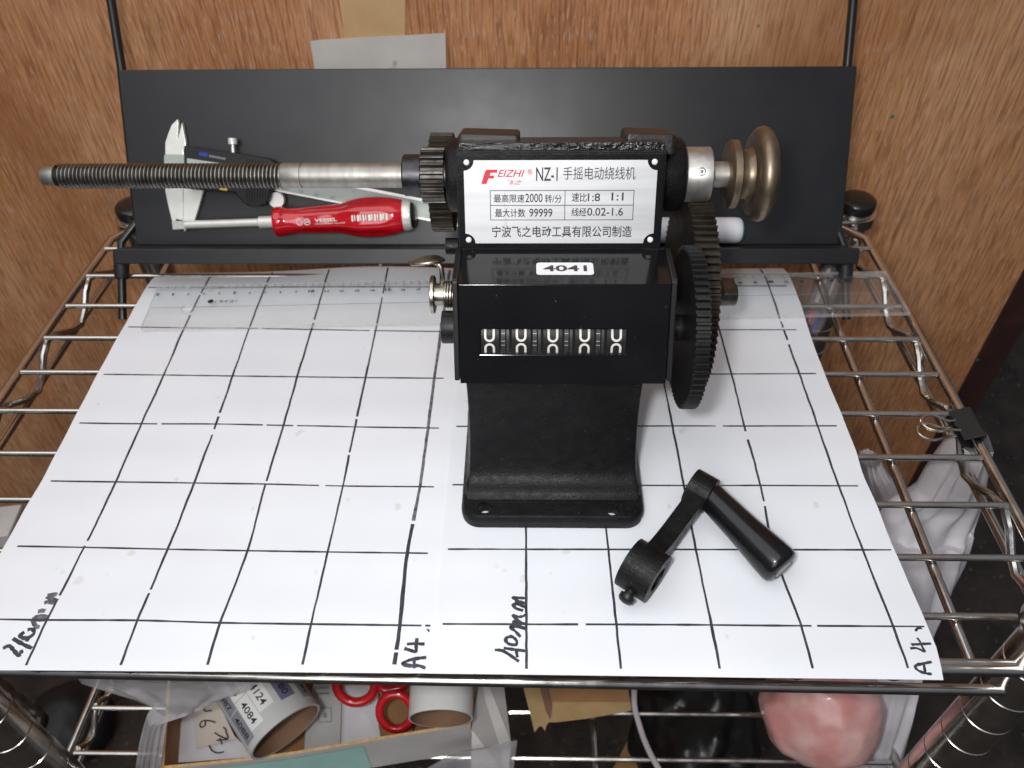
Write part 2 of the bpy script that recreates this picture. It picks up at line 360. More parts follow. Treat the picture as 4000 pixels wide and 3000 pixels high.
# ------------------------------------------------------------------ chrome wire shelving unit
unit = thing('wire_shelving_unit', (0, 180, -560), 'chrome wire shelving unit whose top shelf carries the white paper sheets', 'shelf', rz=RZ)
def ymap(x): return 0
b = MB()
XL = lambda y: -263.5 - .04*(350-y); XR = lambda y: 274 + 10*(350-y)/350.
YF, YB = 14.5, 362.
def rail_pts(z, ins=0):
    return [(XL(YB)+30+ins, YB-ins, z), (XL(YB)+ins, YB-30, z)]+[(XL(y)+ins, y, z) for y in (260, 160, 70)]+[(XL(40)+ins, 46, z), (XL(40)+34, YF+ins+4.2, z), (0, YF+ins+1.8, z), (XR(40)-34, YF+ins-.4, z), (XR(40)-ins, 46, z)]+[(XR(y)-ins, y, z) for y in (70, 160, 260)]+[(XR(YB)-ins, YB-30, z), (XR(YB)-30-ins, YB-ins, z)]
b.tube(rail_pts(-3.6), 2.9, 'chrome', 12, True); b.tube(rail_pts(-23), 2.7, 'chrome', 12, True)
upper = b.build('rail', unit)
zz = MB(); ys = [17, 39, 70, 101, 132, 163.5, 195, 225.5, 256.5, 288, 319, 350]
for X in (XL, XR):
    pts = []
    sg = 1 if X is XL else -1
    for i in range(1, len(ys), 2):
        pts.append((X(ys[i])+sg*3.2, ys[i]-29, -20.5)); pts.append((X(ys[i])+sg*3.6, ys[i], -4.5))
    zz.tube(smooth_line(pts, 3), 2.2, 'chrome', 8)
pts = []
for i in range(22):
    x = -230+i*21.5; pts.append((x, YF+3, -3.4 if i % 2 else -17.5))
zz.tube(smooth_line(pts, 3), 2.1, 'chrome', 8)
zz.build('truss_wire', unit)
for i, y in enumerate(ys):
    c = MB(); e = 3.2 if i > 1 else 26
    c.tube([(XL(y)+e, y, -2.3), (0, y, -2.3), (XR(y)-e, y, -2.3)], 1.75, 'chrome', 10); c.build('cross_wire', unit)
for x in (-215, -66, 82, 231):
    c = MB(); c.tube([(x, YF+4, -6.8), (x, 180, -6.8), (x, YB-1, -6.8)], 2.5, 'chrome', 10); c.build('support_wire', unit)
# lower shelf
ZL = -232
b = MB(); b.tube(rail_pts(ZL), 3.1, 'chrome', 10, True); b.tube(rail_pts(ZL-18), 2.7, 'chrome', 10, True)
pts = []
for i in range(2, len(ys)-1):
    pts.append((XL(ys[i])+3.4, ys[i]-8, ZL-1)); pts.append((XL(ys[i])+2.5, ys[i]+7, ZL-17))
b.tube(smooth_line(pts, 3), 2.2, 'chrome', 8)
b.build('lower_rail', unit)
for i, y in enumerate(ys):
    c = MB(); e = 3.2 if i > 1 else 26
    c.tube([(XL(y)+e, y-11, ZL+.5), (0, y-11, ZL+.5), (XR(y)-e, y-11, ZL+.5)], 1.75, 'chrome', 8); c.build('lower_cross_wire', unit)
for x in (-215, -66, 82, 231):
    c = MB(); c.tube([(x, YF+4, ZL-4.1), (x, YB-1, ZL-4.1)], 2.5, 'chrome', 8); c.build('lower_support_wire', unit)
for (x, y, zt) in ((-252.5, 358, 1), (274, 364, 1), (-246, 25, 30), (258.5, 20.5, 30)):
    p = MB(); prof = [(-560, 12.4)]
    t = -540.
    while t < zt-26:
        prof += [(t, 12.4), (t+.3, 11.9), (t+1.0, 11.9), (t+1.3, 12.4)]; t += 25.4
    prof += [(zt, 12.4)]
    p.lathe([(a+560, r) for a, r in prof], (x, y, -560), (0, 0, 1), 'chrome', 28); post = p.build('post', unit)
    if zt > 0:
        c = MB(); c.lathe([(0, 12.7), (1.2, 13.0), (5.5, 13.0), (7, 12.6), (8.2, 11.5), (9, 7)], (x, y, zt), (0, 0, 1), 'cap', 28); c.build('post_cap', post)
        c = MB(); c.lathe([(-9, 15.6), (-8, 16.2), (-1.5, 15.2), (-1, 14)], (x, y, zt-1), (0, 0, 1), 'chrome', 28); c.build('collar', post)

# ------------------------------------------------------------------ two laminated paper sheets with hand drawn 40 mm grids
def hz(x, y):
    z = .5+.22*math.sin(y*.043+x*.004+1.)+.16*math.sin(y*.2027+.5)+.5*max(0., nz3(x, y, 9, .02))**2+.16*nz3(x, y, 3, .012)
    if y > 268: z -= ((y-268)/28.)**2*5.*(1-.85*math.exp(-((x+62)/60.)**2))
    if y < 16: z -= ((16-y)/10.)**2*1.2
    return z
GR = [[(2056, 2442), (2055, 2148)], [(2407, 2442), (2376, 2148)], [(2778, 2444), (2718, 2148), (2671, 1898), (2626, 1667)],
      [(3128, 2447), (3022, 2149), (2970, 1898), (2906, 1667), (2857, 1464)], [(3487, 2449), (3370, 2150), (3275, 1900), (3193, 1666), (3122, 1462), (3061, 1290), (3003, 1119)]]
L_ = [[(185, 2424), (538, 2426), (861, 2435), (1216, 2440), (1562, 2444)], [(329, 2139), (655, 2146), (967, 2152), (1280, 2157), (1591, 2161)],
      [(452, 1882), (758, 1886), (1037, 1890), (1339, 1898), (1640, 1901)], [(553, 1657), (844, 1658), (1108, 1663), (1387, 1669), (1672, 1673)],
      [(640, 1467), (909, 1471), (1161, 1474), (1428, 1477), (1697, 1479)], [(720, 1280), (974, 1282), (1217, 1287), (1467, 1291)], [(796, 1121), (1035, 1121), (1265, 1121), (1501, 1121)]]
GL = [[L_[r][c] for r in range(7) if c < len(L_[r])] for c in range(5)]
def interp(pts, y):
    pts = sorted(pts)
    if y <= pts[0][0]: a, c = pts[0], pts[1]
    elif y >= pts[-1][0]: a, c = pts[-2], pts[-1]
    else:
        i = next(i for i in range(len(pts)-1) if pts[i][0] <= y <= pts[i+1][0]); a, c = pts[i], pts[i+1]
    return a[1]+(c[1]-a[1])*(y-a[0])/(c[0]-a[0])
redge = [(p.y, p.x) for p in (at(x, y, Z=.4) for x, y in ((3088, 1085), (3135, 1213), (3170, 1327), (3225, 1472), (3280, 1605), (3339, 1754), (3370, 1856), (3433, 1997), (3484, 2130), (3528, 2227), (3605, 2408), (3655, 2525), (3680, 2625)))]
ledge = [(p.y, p.x) for p in (at(x, y, Z=.4) for x, y in ((570, 1120), (480, 1282), (382, 1461), (281, 1653), (163, 1876), (90, 2000), (0, 2165)))]+[(9., -216.)]
seam = [(9, -6.3), (27, -6.1), (184, -4.6), (300, -3.4)]
def strokes(mb, base, sc, lines, wid, fn, m='marker'):
    f = crop(base[0], base[1], sc)
    for ln in lines:
        P = []
        for p in ln:
            q = at(*f(*p), Z=.5); P.append((q.x, q.y, 0))
        P = smooth_line(P, 5); n = len(P)
        mb.ribbon([(p.x, p.y) for p in P], [wid*1.3*(.8+.35*nz3(p.x*.7, p.y*.7, 1)) for p in P], fn, m)
def sheet(name, XA, XB, yf, yb, cols, rows_right, label, dz):
    mb = MB(); nx, ny = 40, 60; vs = []
    top = lambda x, y, e=.0: (x, y, hz(x, y)+dz+e)
    for j in range(ny+1):
        for i in range(nx+1):
            u = i/nx; yf_ = yf[0]+(yf[1]-yf[0])*u; y = yf_+(yb-yf_)*j/ny; x0, x1 = interp(XA, y), interp(XB, y)
            cutc = 0
            vs.append(top(x0+(x1-x0)*u, y))
    fs = [(j*(nx+1)+i, j*(nx+1)+i+1, (j+1)*(nx+1)+i+1, (j+1)*(nx+1)+i) for j in range(ny) for i in range(nx)]
    N = len(vs); vs2 = [(x, y, z-.28) for x, y, z in vs]
    mb.add(vs+vs2, fs+[tuple(N+i for i in reversed(f)) for f in fs], 'paper', True)
    ring = [i for i in range(nx+1)]+[j*(nx+1)+nx for j in range(1, ny+1)]+[ny*(nx+1)+i for i in range(nx-1, -1, -1)]+[j*(nx+1) for j in range(ny-1, 0, -1)]
    mb._base = len(mb.v)-2*N
    mb._f([(ring[k], ring[(k+1) % len(ring)], ring[(k+1) % len(ring)]+N, ring[k]+N) for k in range(len(ring))], None, 'paper', False)
    ink = lambda x, y: top(x, y, .09)
    for c, col in enumerate(cols):
        P = [at(x, y, Z=.4) for x, y in col]; P = [(p.x, p.y, 0) for p in P]
        dx = (P[-1][0]-P[0][0])/(P[-1][1]-P[0][1])
        P = [(P[0][0]-dx*(P[0][1]-yf[0]-1.8), yf[0]+1.8, 0)]+P
        if P[-1][1] < yb-35: P.append((P[-1][0]+dx*(yb-3-P[-1][1]), yb-3, 0))
        else: P.append((P[-1][0], yb-2, 0))
        Q = smooth_line(P, 42); seg = []; wt = (1.5 if (name, c) == ('grid_sheet', 9) else .95)
        thick = 1.75 if (rows_right == 0 and c == 4) else 1.12
        for p in Q:
            g = nz3(p.x*2.3, p.y*.9, 5, .06); brk = nz3(p.x*1.3+9, p.y, 2, .23) > .615
            if brk:
                if len(seg) > 1: mb.ribbon([s[0] for s in seg], [s[1] for s in seg], ink, 'marker')
                seg = []
            else: seg.append(((p.x+.18*nz3(p.x, p.y, 8, .2), p.y), thick*(1.0+.35*g)))
        if len(seg) > 1: mb.ribbon([s[0] for s in seg], [s[1] for s in seg], ink, 'marker_faded' if thick > 1.5 else 'marker')
    return mb, ink, top
def hline(mb, ink, pts, x0, x1, w_=.95):
    P = sorted([(p.x, p.y) for p in pts]); a, c = P[0], P[-1]
    k = (c[1]-a[1])/(c[0]-a[0]) if len(P) > 1 else 0
    P = [(x0, a[1]-k*(a[0]-x0))]+P+[(x1, c[1]+k*(x1-c[0]))]
    Q = smooth_line([(x, y, 0) for x, y in P], 36); seg = []
    for p in Q:
        if nz3(p.x, p.y*1.7+4, 7, .21) > .68:
            if len(seg) > 1: mb.ribbon([s[0] for s in seg], [s[1] for s in seg], ink, 'marker')
            seg = []
        else: seg.append(((p.x, p.y), w_*(1+.35*nz3(p.x, p.y*3, 4, .1))))
    if len(seg) > 1: mb.ribbon([s[0] for s in seg], [s[1] for s in seg], ink, 'marker')

mb, ink, _ = sheet('grid_sheet', ledge, seam, (10.6, 8.6), 297, GL, 0, '', 0)
for r in range(7):
    P = [at(x, y, Z=.4) for x, y in L_[r]]
    xa = max(interp(ledge, P[0].y)+1.5, -214); hline(mb, ink, P, xa, -13 if r else -9)
strokes(mb, (0, 2280), 4.147, [[(50, 1050), (150, 1010), (230, 1090), (300, 1160), (345, 1150)], [(210, 890), (330, 960), (430, 1010), (520, 1050)], [(345, 1140), (345, 1075)],
    [(400, 790), (330, 840), (390, 885), (500, 860), (560, 790), (520, 740), (450, 755)], [(460, 890), (430, 940)]], 1.7, ink)
strokes(mb, (0, 2280), 4.147, [[(530, 600), (590, 700), (650, 705)], [(520, 580), (640, 590), (760, 595)], [(560, 560), (640, 535), (780, 545)], [(620, 460), (680, 445), (740, 450)],
    [(720, 320), (790, 300), (900, 330)], [(760, 210), (840, 250), (930, 290)], [(770, 200), (840, 180), (930, 180)], [(780, 270), (860, 300), (920, 310)]], 2.0, ink, 'marker_faded')
strokes(mb, (1500, 2400), 5.924, [[(980, 1000), (800, 1020), (600, 1060), (430, 1140), (600, 1190), (800, 1190), (960, 1245)], [(690, 1020), (700, 1130), (700, 1250)],
    [(470, 790), (600, 830), (735, 860), (745, 720), (765, 550)], [(530, 690), (700, 680), (940, 690)], [(1010, 385), (1045, 360)]], 1.45, ink)
tag(mb.build('grid_sheet', None, (-110, 150, 0), recalc=True), 'white laminated grid sheet left of the winder, lying under the long threaded spindle', 'paper sheet', 'laminated A4 grid sheets')
mb, ink, _ = sheet('grid_sheet_r', [(y, x-1.0) for y, x in seam], redge, (8.4, 5.4), 297, GR, 1, '', .32)
rows = [[GR[c][r] for c in range(5) if r < len(GR[c])] for r in range(7)]
for r in range(7):
    P = [at(x, y, Z=.4) for x, y in rows[r]]
    if len(P) == 1: P.append(P[0]+Vector((-40, .45, 0)))
    hline(mb, ink, P, -3.5, interp(redge, P[0].y)-(1.5 if r in (0, 1) else 5))
strokes(mb, (1900, 2300), 4.877, [[(160, 1175), (300, 1190), (440, 1270), (620, 1400)], [(330, 1140), (500, 1165), (740, 1195)], [(570, 1190), (590, 1320)],
    [(430, 925), (380, 950), (375, 1010), (440, 1065), (560, 1075), (575, 1000), (500, 930), (430, 920)], [(650, 930), (560, 830), (460, 740), (600, 740), (740, 770)],
    [(740, 770), (640, 730), (510, 640), (620, 660), (740, 690)], [(740, 680), (640, 650), (500, 520), (600, 550), (690, 540), (750, 510)],
    [(700, 430), (570, 390), (500, 320), (600, 310), (740, 370)], [(740, 360), (560, 280), (640, 280), (740, 290)], [(740, 290), (620, 250), (500, 180), (620, 185), (740, 190)]], 1.35, ink)
strokes(mb, (3460, 2380), 4.879, [[(870, 1010), (720, 1040), (590, 1070), (560, 1110), (620, 1170), (760, 1220), (880, 1230)], [(720, 1060), (750, 1200)],
    [(460, 755), (560, 745), (640, 770), (730, 810), (680, 700), (640, 610), (590, 550)], [(480, 680), (700, 668), (860, 660)], [(680, 365), (600, 375), (560, 425)]], 1.15, ink)
tag(mb.build('grid_sheet', None, (100, 150, 0)), 'white laminated grid sheet the black winder and the crank handle lie on', 'paper sheet', 'laminated A4 grid sheets')

# ------------------------------------------------------------------ clear ruler under the winder, across both sheets
ra = math.atan2(.0212, 1); ro = Vector((-203.5, 230, 1.5))
def RU(a, c, h=0.): return (ro.x+a*math.cos(ra)-c*math.sin(ra)+c*-.03, ro.y+a*math.sin(ra)+c*math.cos(ra), ro.z+h)
ruler = thing('ruler', RU(240, 20), 'clear plastic ruler lying across the paper behind the winder', 'ruler')
b = MB(); b.prism([[(0, 0), (478, 0), (478, 42), (0, 42)], circle(24.5, 20, 4.2, 20)], 0, 2.6, lambda a, c, h: RU(a, c, h), 'acrylic', side='acrylic_edge')
b.box(2, 476, 19.3, 19.7, 2.62, 2.66, 'acrylic_line', lambda x, y, z: RU(x, y, z)); b.build('blade', ruler)
b = MB(); cm = 9.93; x0 = 2.6
for i in range(0, 455):
    if i % 5 and i % 10: 
        continue
    a = x0+i*cm/10; ln = 5 if i % 10 == 0 else 3
    b.add([RU(a-.16, 41.5, 2.7), RU(a+.16, 41.5, 2.7), RU(a+.16, 41.5-ln, 2.7), RU(a-.16, 41.5-ln, 2.7)], [(0, 1, 2, 3)], 'greyprint')
for i in range(0, 46):
    tx = str(i); wd = (1.5 if len(tx) == 1 else 3.0)*(1.25 if i % 5 == 0 else .85); hh = 2.6 if i % 5 == 0 else 1.9
    b.text(tx, x0+i*cm-wd/2, x0+i*cm+wd/2, 31.6, 31.6+hh*1.1, lambda a, c: RU(a, c, 2.7), 'ink', bold=.035)
b.text('セイコー', 44, 56, 23.2, 26, lambda a, c: RU(a, c, 2.7), 'ink', bold=.03)
b.prism([circle(38.5, 24.8, 1.9, 14)], 2.68, 2.72, lambda a, c, h: RU(a, c, h), 'ink'); b.prism([circle(41.8, 24, .5, 8)], 2.68, 2.72, lambda a, c, h: RU(a, c, h), 'ink')
b.build('scale_marks', ruler)

# ------------------------------------------------------------------ black tilted tray at the back
TL_ = math.radians(31.6); tc_, ts_ = math.cos(TL_), math.sin(TL_)
ax_ = Vector((math.cos(RZ), math.sin(RZ), 0)); ay_ = Vector((-math.sin(RZ), math.cos(RZ), 0))
TO = Vector((9.5, 300.4, 16.6))
def T(a, u, h=0.): return TO+ax_*a+(ay_*ts_+Vector((0, 0, tc_)))*u+(ay_*-tc_+Vector((0, 0, ts_)))*h
TN = T(0, 0, 1)-T(0, 0, 0)
def onT(px, py, h=0.):
    v = Vector(ray(px, py)); o = T(0, 0, h); t = (o-Vector(CAM)).dot(TN)/v.dot(TN); p = Vector(CAM)+v*t-TO
    return p.dot(ax_), p.dot(ay_*ts_+Vector((0, 0, tc_)))
tray = thing('tool_tray', T(0, 0), 'black steel ledge tray tilted back on rods behind the paper, holding the caliper and screwdriver', 'tray')
b = MB(); b.box(-235, 234.5, -2, 109, -1.6, 0, 'traymetal', lambda x, y, z: T(x, y, z)); b.build('back_plate', tray, bevel=.6)
b = MB(); b.box(-235, 234.5, -3.6, -2, -1.6, 31, 'traymetal', lambda x, y, z: T(x, y, z)); b.box(-235, 234.5, -11.5, -2, 31, 32.6, 'traymetal', lambda x, y, z: T(x, y, z))
b.build('ledge', tray, bevel=.5)
for px0, px1, X, sgn in (((433.5, 0), (474, 262), -236, -1), ((3333, 0), (3309, 262), 246, 1)):
    b = MB(); a1, u1 = onT(*px1, -6); a0, u0 = onT(*px0, -6)
    top = [T(a0+(a0-a1)*.6, u0+(u0-u1)*.6, -6), T(a1, u1, -6), T(a1, 30, -6), T(a1, 6, -6)]
    lp = (474, 995) if sgn < 0 else (3300, 1021); lq = (479, 1248) if sgn < 0 else (3306, 1248)
    p0 = at(*lp, X=X); p1 = at(*lq, X=X); pm = p0.lerp(p1, .5)
    b.tube([T(a1, 14, -6), p0+Vector((0, 6, 6)), p0, pm, p1], 2.7, 'black_rod', 12); leg = b.build('rod', tray)
    b = MB(); b.tube(top, 2.9, 'black_rod', 12); b.build('rod', tray)
    b = MB(); b.tube([p0+Vector((0, 1, 1)), p0.lerp(p1, .35), pm.lerp(p0, .25)], [5.2, 4.6, 3.9], 'rubber', 14); b.build('rubber_sleeve', leg)

# ------------------------------------------------------------------ digital caliper lying on the tray
cT = crop(600, 420, 1.9069)
def tp(pts, h=0.): return [onT(*cT(*p), h) for p in pts]
TM = lambda a, u, h: T(a, u, h)
cal = thing('digital_caliper', T(-170, 40), 'silver and black digital caliper leaning on the black tray behind the spindle', 'caliper')
b = MB(); b.prism([tp([(85, 262), (105, 200), (132, 130), (178, 85), (184, 112), (180, 215), (190, 238), (222, 250), (222, 352), (85, 352)], 4)], .5, 4, TM, 'jaw')
b.prism([tp([(80, 352), (222, 352), (222, 600), (215, 842), (165, 832), (158, 892), (140, 862), (105, 720), (85, 620), (77, 500)], 4)], .5, 4, TM, 'jaw')
b.build('fixed_jaw', cal, bevel=.4)
b = MB(); b.prism([tp([(78, 352), (222, 352), (222, 480), (77, 480)], 4.2)], 4.05, 4.3, TM, 'scale')
P0, P1 = (222, 396), (2330, 812)
b.prism([tp([(225, 330), (2330, 742), (2330, 900), (225, 490)], 3)], .3, 3.2, TM, 'jaw'); b.build('beam', cal, bevel=.3)
b = MB(); b.prism([tp([(880, 480), (2330, 762), (2330, 884), (880, 603)], 3.5)], 3.3, 3.45, TM, 'scale')
dirv = Vector((2330-880, 282)).normalized()
for i in range(60):
    x = 905+i*23.5; y = 480+(x-880)*.1945; ln = 34 if i % 5 == 0 else 20
    q = tp([(x, y+4), (x+4, y+4), (x+4-ln*.19, y+4+ln), (x-ln*.19, y+4+ln)], 3.5); b.prism([q], 3.5, 3.55, TM, 'greyprint')
for i, tx in enumerate(('60', '70', '80', '90', '100', '110', '120', '130', '140', '150')):
    x = 960+i*118; y = 480+(x-880)*.1945+92
    q = tp([(x, y+26), (x+(34 if len(tx) == 2 else 48), y+26+7), (x+4, y)], 3.5); e1 = Vector(q[1])-Vector(q[0]); e2 = Vector(q[2])-Vector(q[0])
    b.text(tx, 0, 1, 0, 1, lambda s_, t_, q=q, e1=e1, e2=e2: T(*(Vector(q[0])+e1*s_+e2*t_), 3.55), 'greyprint')
b.build('scale_strip', cal)
b = MB(); b.prism([tp([(226, 520), (375, 612), (305, 842), (226, 928), (217, 842), (222, 600)], 4)], .5, 4, TM, 'jaw')
b.prism([tp([(184, 215), (210, 108), (238, 250), (238, 330), (200, 300)], 4.4)], 1, 4.4, TM, 'jaw'); b.build('sliding_jaw', cal, bevel=.4)
b = MB(); b.prism([tp([(222, 284), (600, 336), (850, 378), (895, 402), (890, 470), (872, 610), (852, 702), (800, 732), (720, 738), (672, 715), (640, 680), (600, 632), (372, 618), (225, 602)], 12)], 4.5, 12, TM, 'plastic_matt')
b.build('display_unit', cal, bevel=.9)
b = MB(); b.prism([tp([(340, 331), (405, 340), (403, 368), (336, 358)], 12)], 12, 12.15, TM, 'blue')
b.prism([tp([(250, 378), (560, 424), (560, 560), (250, 520)], 12)], 12, 12.2, TM, 'scale')
b.prism([tp([(492, 585), (552, 596), (548, 622), (490, 612)], 12)], 12, 12.15, TM, 'yellow')
for i in range(9):
    x = 415+i*14; b.prism([tp([(x, 352+i*2.6), (x+9, 353+i*2.6), (x+7, 370+i*2.6), (x-2, 369+i*2.6)], 12)], 12, 12.12, TM, 'greyprint')
for i in range(8):
    x = 690+i*20; b.prism([tp([(x, 380+i*3), (x+8, 381+i*3), (x+2, 720), (x-6, 720)], 12)], 12, 12.6, TM, 'plastic_matt')
b.build('display_print', cal)
b = MB(); q = onT(*cT(915, 690), 6); b.lathe([(0, 5.2), (3.5, 5.2), (4, 4.9)], T(*q, 2.5), TN, 'jaw', 28); b.build('thumb_wheel', cal)
b = MB(); q = onT(*cT(590, 300), 6); q2 = onT(*cT(588, 258), 6); b.lathe([(0, 1.2), (5, 1.2), (5.2, 2.9), (8.5, 2.9), (9, 2.5)], T(q[0], q[1]-3, 6), (T(*q2, 6)-T(*q, 6)), 'jaw', 14); b.build('lock_screw', cal)

# ------------------------------------------------------------------ screwdriver resting on the ledge
a0 = onT(*cT(132, 878), 10); a1 = onT(*cT(905, 851), 13); a2 = onT(*cT(1960, 800), 13)
sd = thing('screwdriver', T(-80, 12, 13), 'screwdriver with clear red handle lying on the ledge in front of the caliper', 'screwdriver')
o0 = T(a1[0], a1[1], 13); dv = (T(a2[0], a2[1], 13)-o0); Ls = dv.length; dv.normalize()
tip = T(a0[0], a0[1], 8); L0 = (tip-o0).length; sax = (tip-o0).normalized()
b = MB(); b.lathe([(-4, 3.9), (10.2, 3.9), (11.2, 2.6), (L0-9, 2.6)], o0, sax, 'jaw', 20)
e2 = TN; e1 = sax.cross(e2).normalized()
pt = lambda t, w_, h_: o0+sax*t+e1*w_+e2*h_
vs = [pt(L0-9, s1*2.5, s2*2.2) for s1, s2 in ((-1, -1), (1, -1), (1, 1), (-1, 1))]+[pt(L0, s1*2.7, s2*.4) for s1, s2 in ((-1, -1), (1, -1), (1, 1), (-1, 1))]
b.add(vs, [(0, 1, 5, 4), (1, 2, 6, 5), (2, 3, 7, 6), (3, 0, 4, 7), (4, 5, 6, 7), (3, 2, 1, 0)], 'jaw'); b.build('blade', sd)
hp = [(0, 8.0), (.8, 9.4), (3, 9.9), (5, 9.7), (8, 8.6), (12, 8.2), (20, 8.4), (30, 9.0), (38, 9.3), (43, 10.0), (49, 11.8), (55, 12.8), (62, 13.0), (69, 12.7), (75, 11.8), (80, 10.4), (82, 9.6)]
sc_ = Ls/89.
hp = [(t*sc_, r*.98) for t, r in hp]
def flute(t, a): return 1-(.055*(1+math.cos(6*a)) if 11*sc_ < t < 76*sc_ else 0)*(min(1, (t-11*sc_)/8) if t < 19*sc_ else min(1, (76*sc_-t)/8))
fine = smooth_line([(t, r, 0) for t, r in hp], 4)
b = MB(); b.lathe([(p.x, p.y) for p in fine], o0, dv, 'red', 48, rad=flute, up=TN)
hx = dv; hn = TN; hs = hx.cross(hn)*-1
def HT(t, c):
    r = interp([(p.x, p.y) for p in fine], t)+.12; th = c/r
    return o0+hx*t+(hn*math.cos(th)+hs*-math.sin(th))*r*.985
up2 = T(0, 1)-T(0, 0)
if (HT(30*sc_, 3)-HT(30*sc_, 0)).dot(up2) < 0:
    HT0 = HT; HT = lambda t, c: HT0(t, -c)
b.text('VESSEL', 27.*sc_, 41*sc_, -1.2, 1.0, HT, 'white', bold=.02)
b.text('CRYSTALINE No.6300', 27*sc_, 46*sc_, -3.0, -1.9, HT, 'white')
for i in range(13):
    w_ = (1.1, .7, 1.5, .9)[i % 4]; t0_ = 50.5+i*1.75
    b.add([HT(t0_*sc_, -1.9+.5*(i % 2)), HT((t0_+w_)*sc_, -1.9+.5*(i % 2)), HT((t0_+w_)*sc_, 0), HT((t0_+w_)*sc_, 2.1), HT(t0_*sc_, 2.1), HT(t0_*sc_, 0)], [(0, 1, 2, 5), (5, 2, 3, 4)], 'white')
for cx_ in (17.5, 22.2):
    ring = [HT(cx_*sc_+1.9*math.cos(t*.3)*1.0, -.9+1.9*math.sin(t*.3)) for t in range(22)]
    b.tube(ring, .28, 'white', 5)
b.text('JIS', 20.9*sc_, 23.5*sc_, -1.7, 0, HT, 'white', bold=.04)
b.build('handle', sd)
b = MB(); b.lathe([(.5, 3.0), (60*sc_, 3.0), (61*sc_, 2)], o0, dv, 'jaw', 16); b.build('tang', sd)
b = MB(); b.lathe([(81*sc_, 9.9), (83*sc_, 10.3), (86*sc_, 9.4)], o0, dv, 'jaw', 32); b.build('end_ring', sd)
b = MB(); b.lathe([(86*sc_-.2, 8.2), (87.4*sc_, 7.6), (88.4*sc_, 5.5)], o0, dv, 'cap', 28); b.build('end_cap', sd)

# ------------------------------------------------------------------ white tube on the ledge, right
b = MB(); q0 = T(88, 8.2, 12); q1 = T(165.5, 8.2, 12); Lt = (q1-q0).length
b.lathe([(0, 7.6), (1, 8.2), (Lt-4, 8.2), (Lt-1.5, 7.8), (Lt-.6, 7.0)], q0, q1-q0, 'whitepaper', 36)
tr_ = (q1-q0).normalized(); sr_ = (T(0, 1)-T(0, 0)).cross(TN)
def TT(t, c):
    th = c/8.2; return q0+tr_*t+(TN*math.cos(th)+(T(0, 1)-T(0, 0))*math.sin(th))*8.32
for k_, (t0, t1, c0, c1) in enumerate(((50, 53, 4.4, 5.1), (56, 60, 4.4, 5.2), (49, 60, 3.2, 3.5), (57, 59.5, -.4, .1))):
    b.add([TT(t0, c0), TT(t1, c0), TT(t1, c1), TT(t0, c1)], [(0, 1, 2, 3)], 'greyprint')
b.lathe([(Lt-.6, 6.6), (Lt+.4, 6.2)], q0, q1-q0, 'teal', 24)
tag(b.build('white_tube', None, q0), 'white plastic tube with fine grey print lying on the ledge beneath the bronze knob', 'tube')

# ================================================================== the coil winder
wind = thing('coil_winder', (50, 160, 0), 'black hand coil winder with nameplate and digit counter standing on the paper', 'coil winder', rz=-.012)
# --- cast frame
b = MB()
def sect(z):
    """half width, front Y, back Y of the frame at height z"""
    tab = [(0, 45.2, 83, 205, 9), (4.5, 45.2, 82.8, 205, 9), (7, 44.6, 83.6, 204, 9), (8.3, 43.2, 85.5, 203, 8)]
    return tab
prev = None
base_loop = lambda hw, y0, y1, r: rrect(48.3-hw, 48.3+hw, y0, y1, r, 8)
levels = [(0, 44.9, 83, 205, 9), (4.6, 45.2, 82.8, 205.2, 9), (7.2, 44.8, 83.3, 204.8, 9), (8.4, 43.9, 84.4, 204, 8.4)]
rings = [[(x, y, z) for x, y in base_loop(hw, y0, y1, r)] for z, hw, y0, y1, r in levels]
n = len(rings[0]); vs = [p for r_ in rings for p in r_]
b.add(vs, [(i*n+j, i*n+(j+1) % n, (i+1)*n+(j+1) % n, (i+1)*n+j) for i in range(3) for j in range(n)]+[tuple(reversed(range(n)))], 'iron', True)
holes = [circle(14.9, 89.4, 3.4, 20), circle(77.3, 88.6, 3.4, 20)]
b.prism([base_loop(43.9, 84.4, 204, 8.4)]+holes, 7.8, 8.42, XYZ, 'iron', cap0=False)
for h in holes:
    cx_, cy_ = sum(p[0] for p in h)/len(h), sum(p[1] for p in h)/len(h)
    vs = [(x, y, 8.4) for x, y in h]+[(x, y, .2) for x, y in h]; m_ = len(h)
    b.add(vs, [(i, (i+1) % m_, (i+1) % m_+m_, i+m_) for i in range(m_)], 'iron', True)
# foot ramp and concave column: loft of front edge profile
prof = [(8.1, 43.6, 94.0, 200), (10.0, 43.3, 95.6, 199), (11.1, 43.0, 97.2, 198), (11.5, 42.7, 99.4, 196), (12.8, 42.3, 102.8, 194), (16, 41.9, 105.4, 191), (22, 41.5, 108.2, 188), (32, 41.2, 111.4, 186), (44, 41.0, 113.8, 186), (56, 41.0, 115.4, 189), (68, 41.3, 116.3, 196), (73, 41.4, 117.2, 204), (76, 41.4, 135, 210), (112, 41.4, 158, 214)]
rings = []
for z, hw, y0, y1 in prof: 
    hwb = hw+ (3.4 if z < 9 else 3.4*max(0, 1-(z-9)/34.)**1.6)
    cx_ = 48.3; r = 2.6
    q = [(cx_-hw+r, y0, z), (cx_+hw-r, y0, z), (cx_+hw-.6, y0+.7, z), (cx_+hw, y0+r+.5, z)]
    q += [(cx_+min(hwb, 44.8), (y0+y1)/2, z), (cx_+hw, y1-r, z), (cx_+hw-r, y1, z), (cx_-hw+r, y1, z), (cx_-hw, y1-r, z), (cx_-min(hwb, 44.8), (y0+y1)/2, z), (cx_-hw, y0+r+.5, z), (cx_-hw+.6, y0+.7, z)]
    rings.append(q)
n = 12; vs = [p for r_ in rings for p in r_]
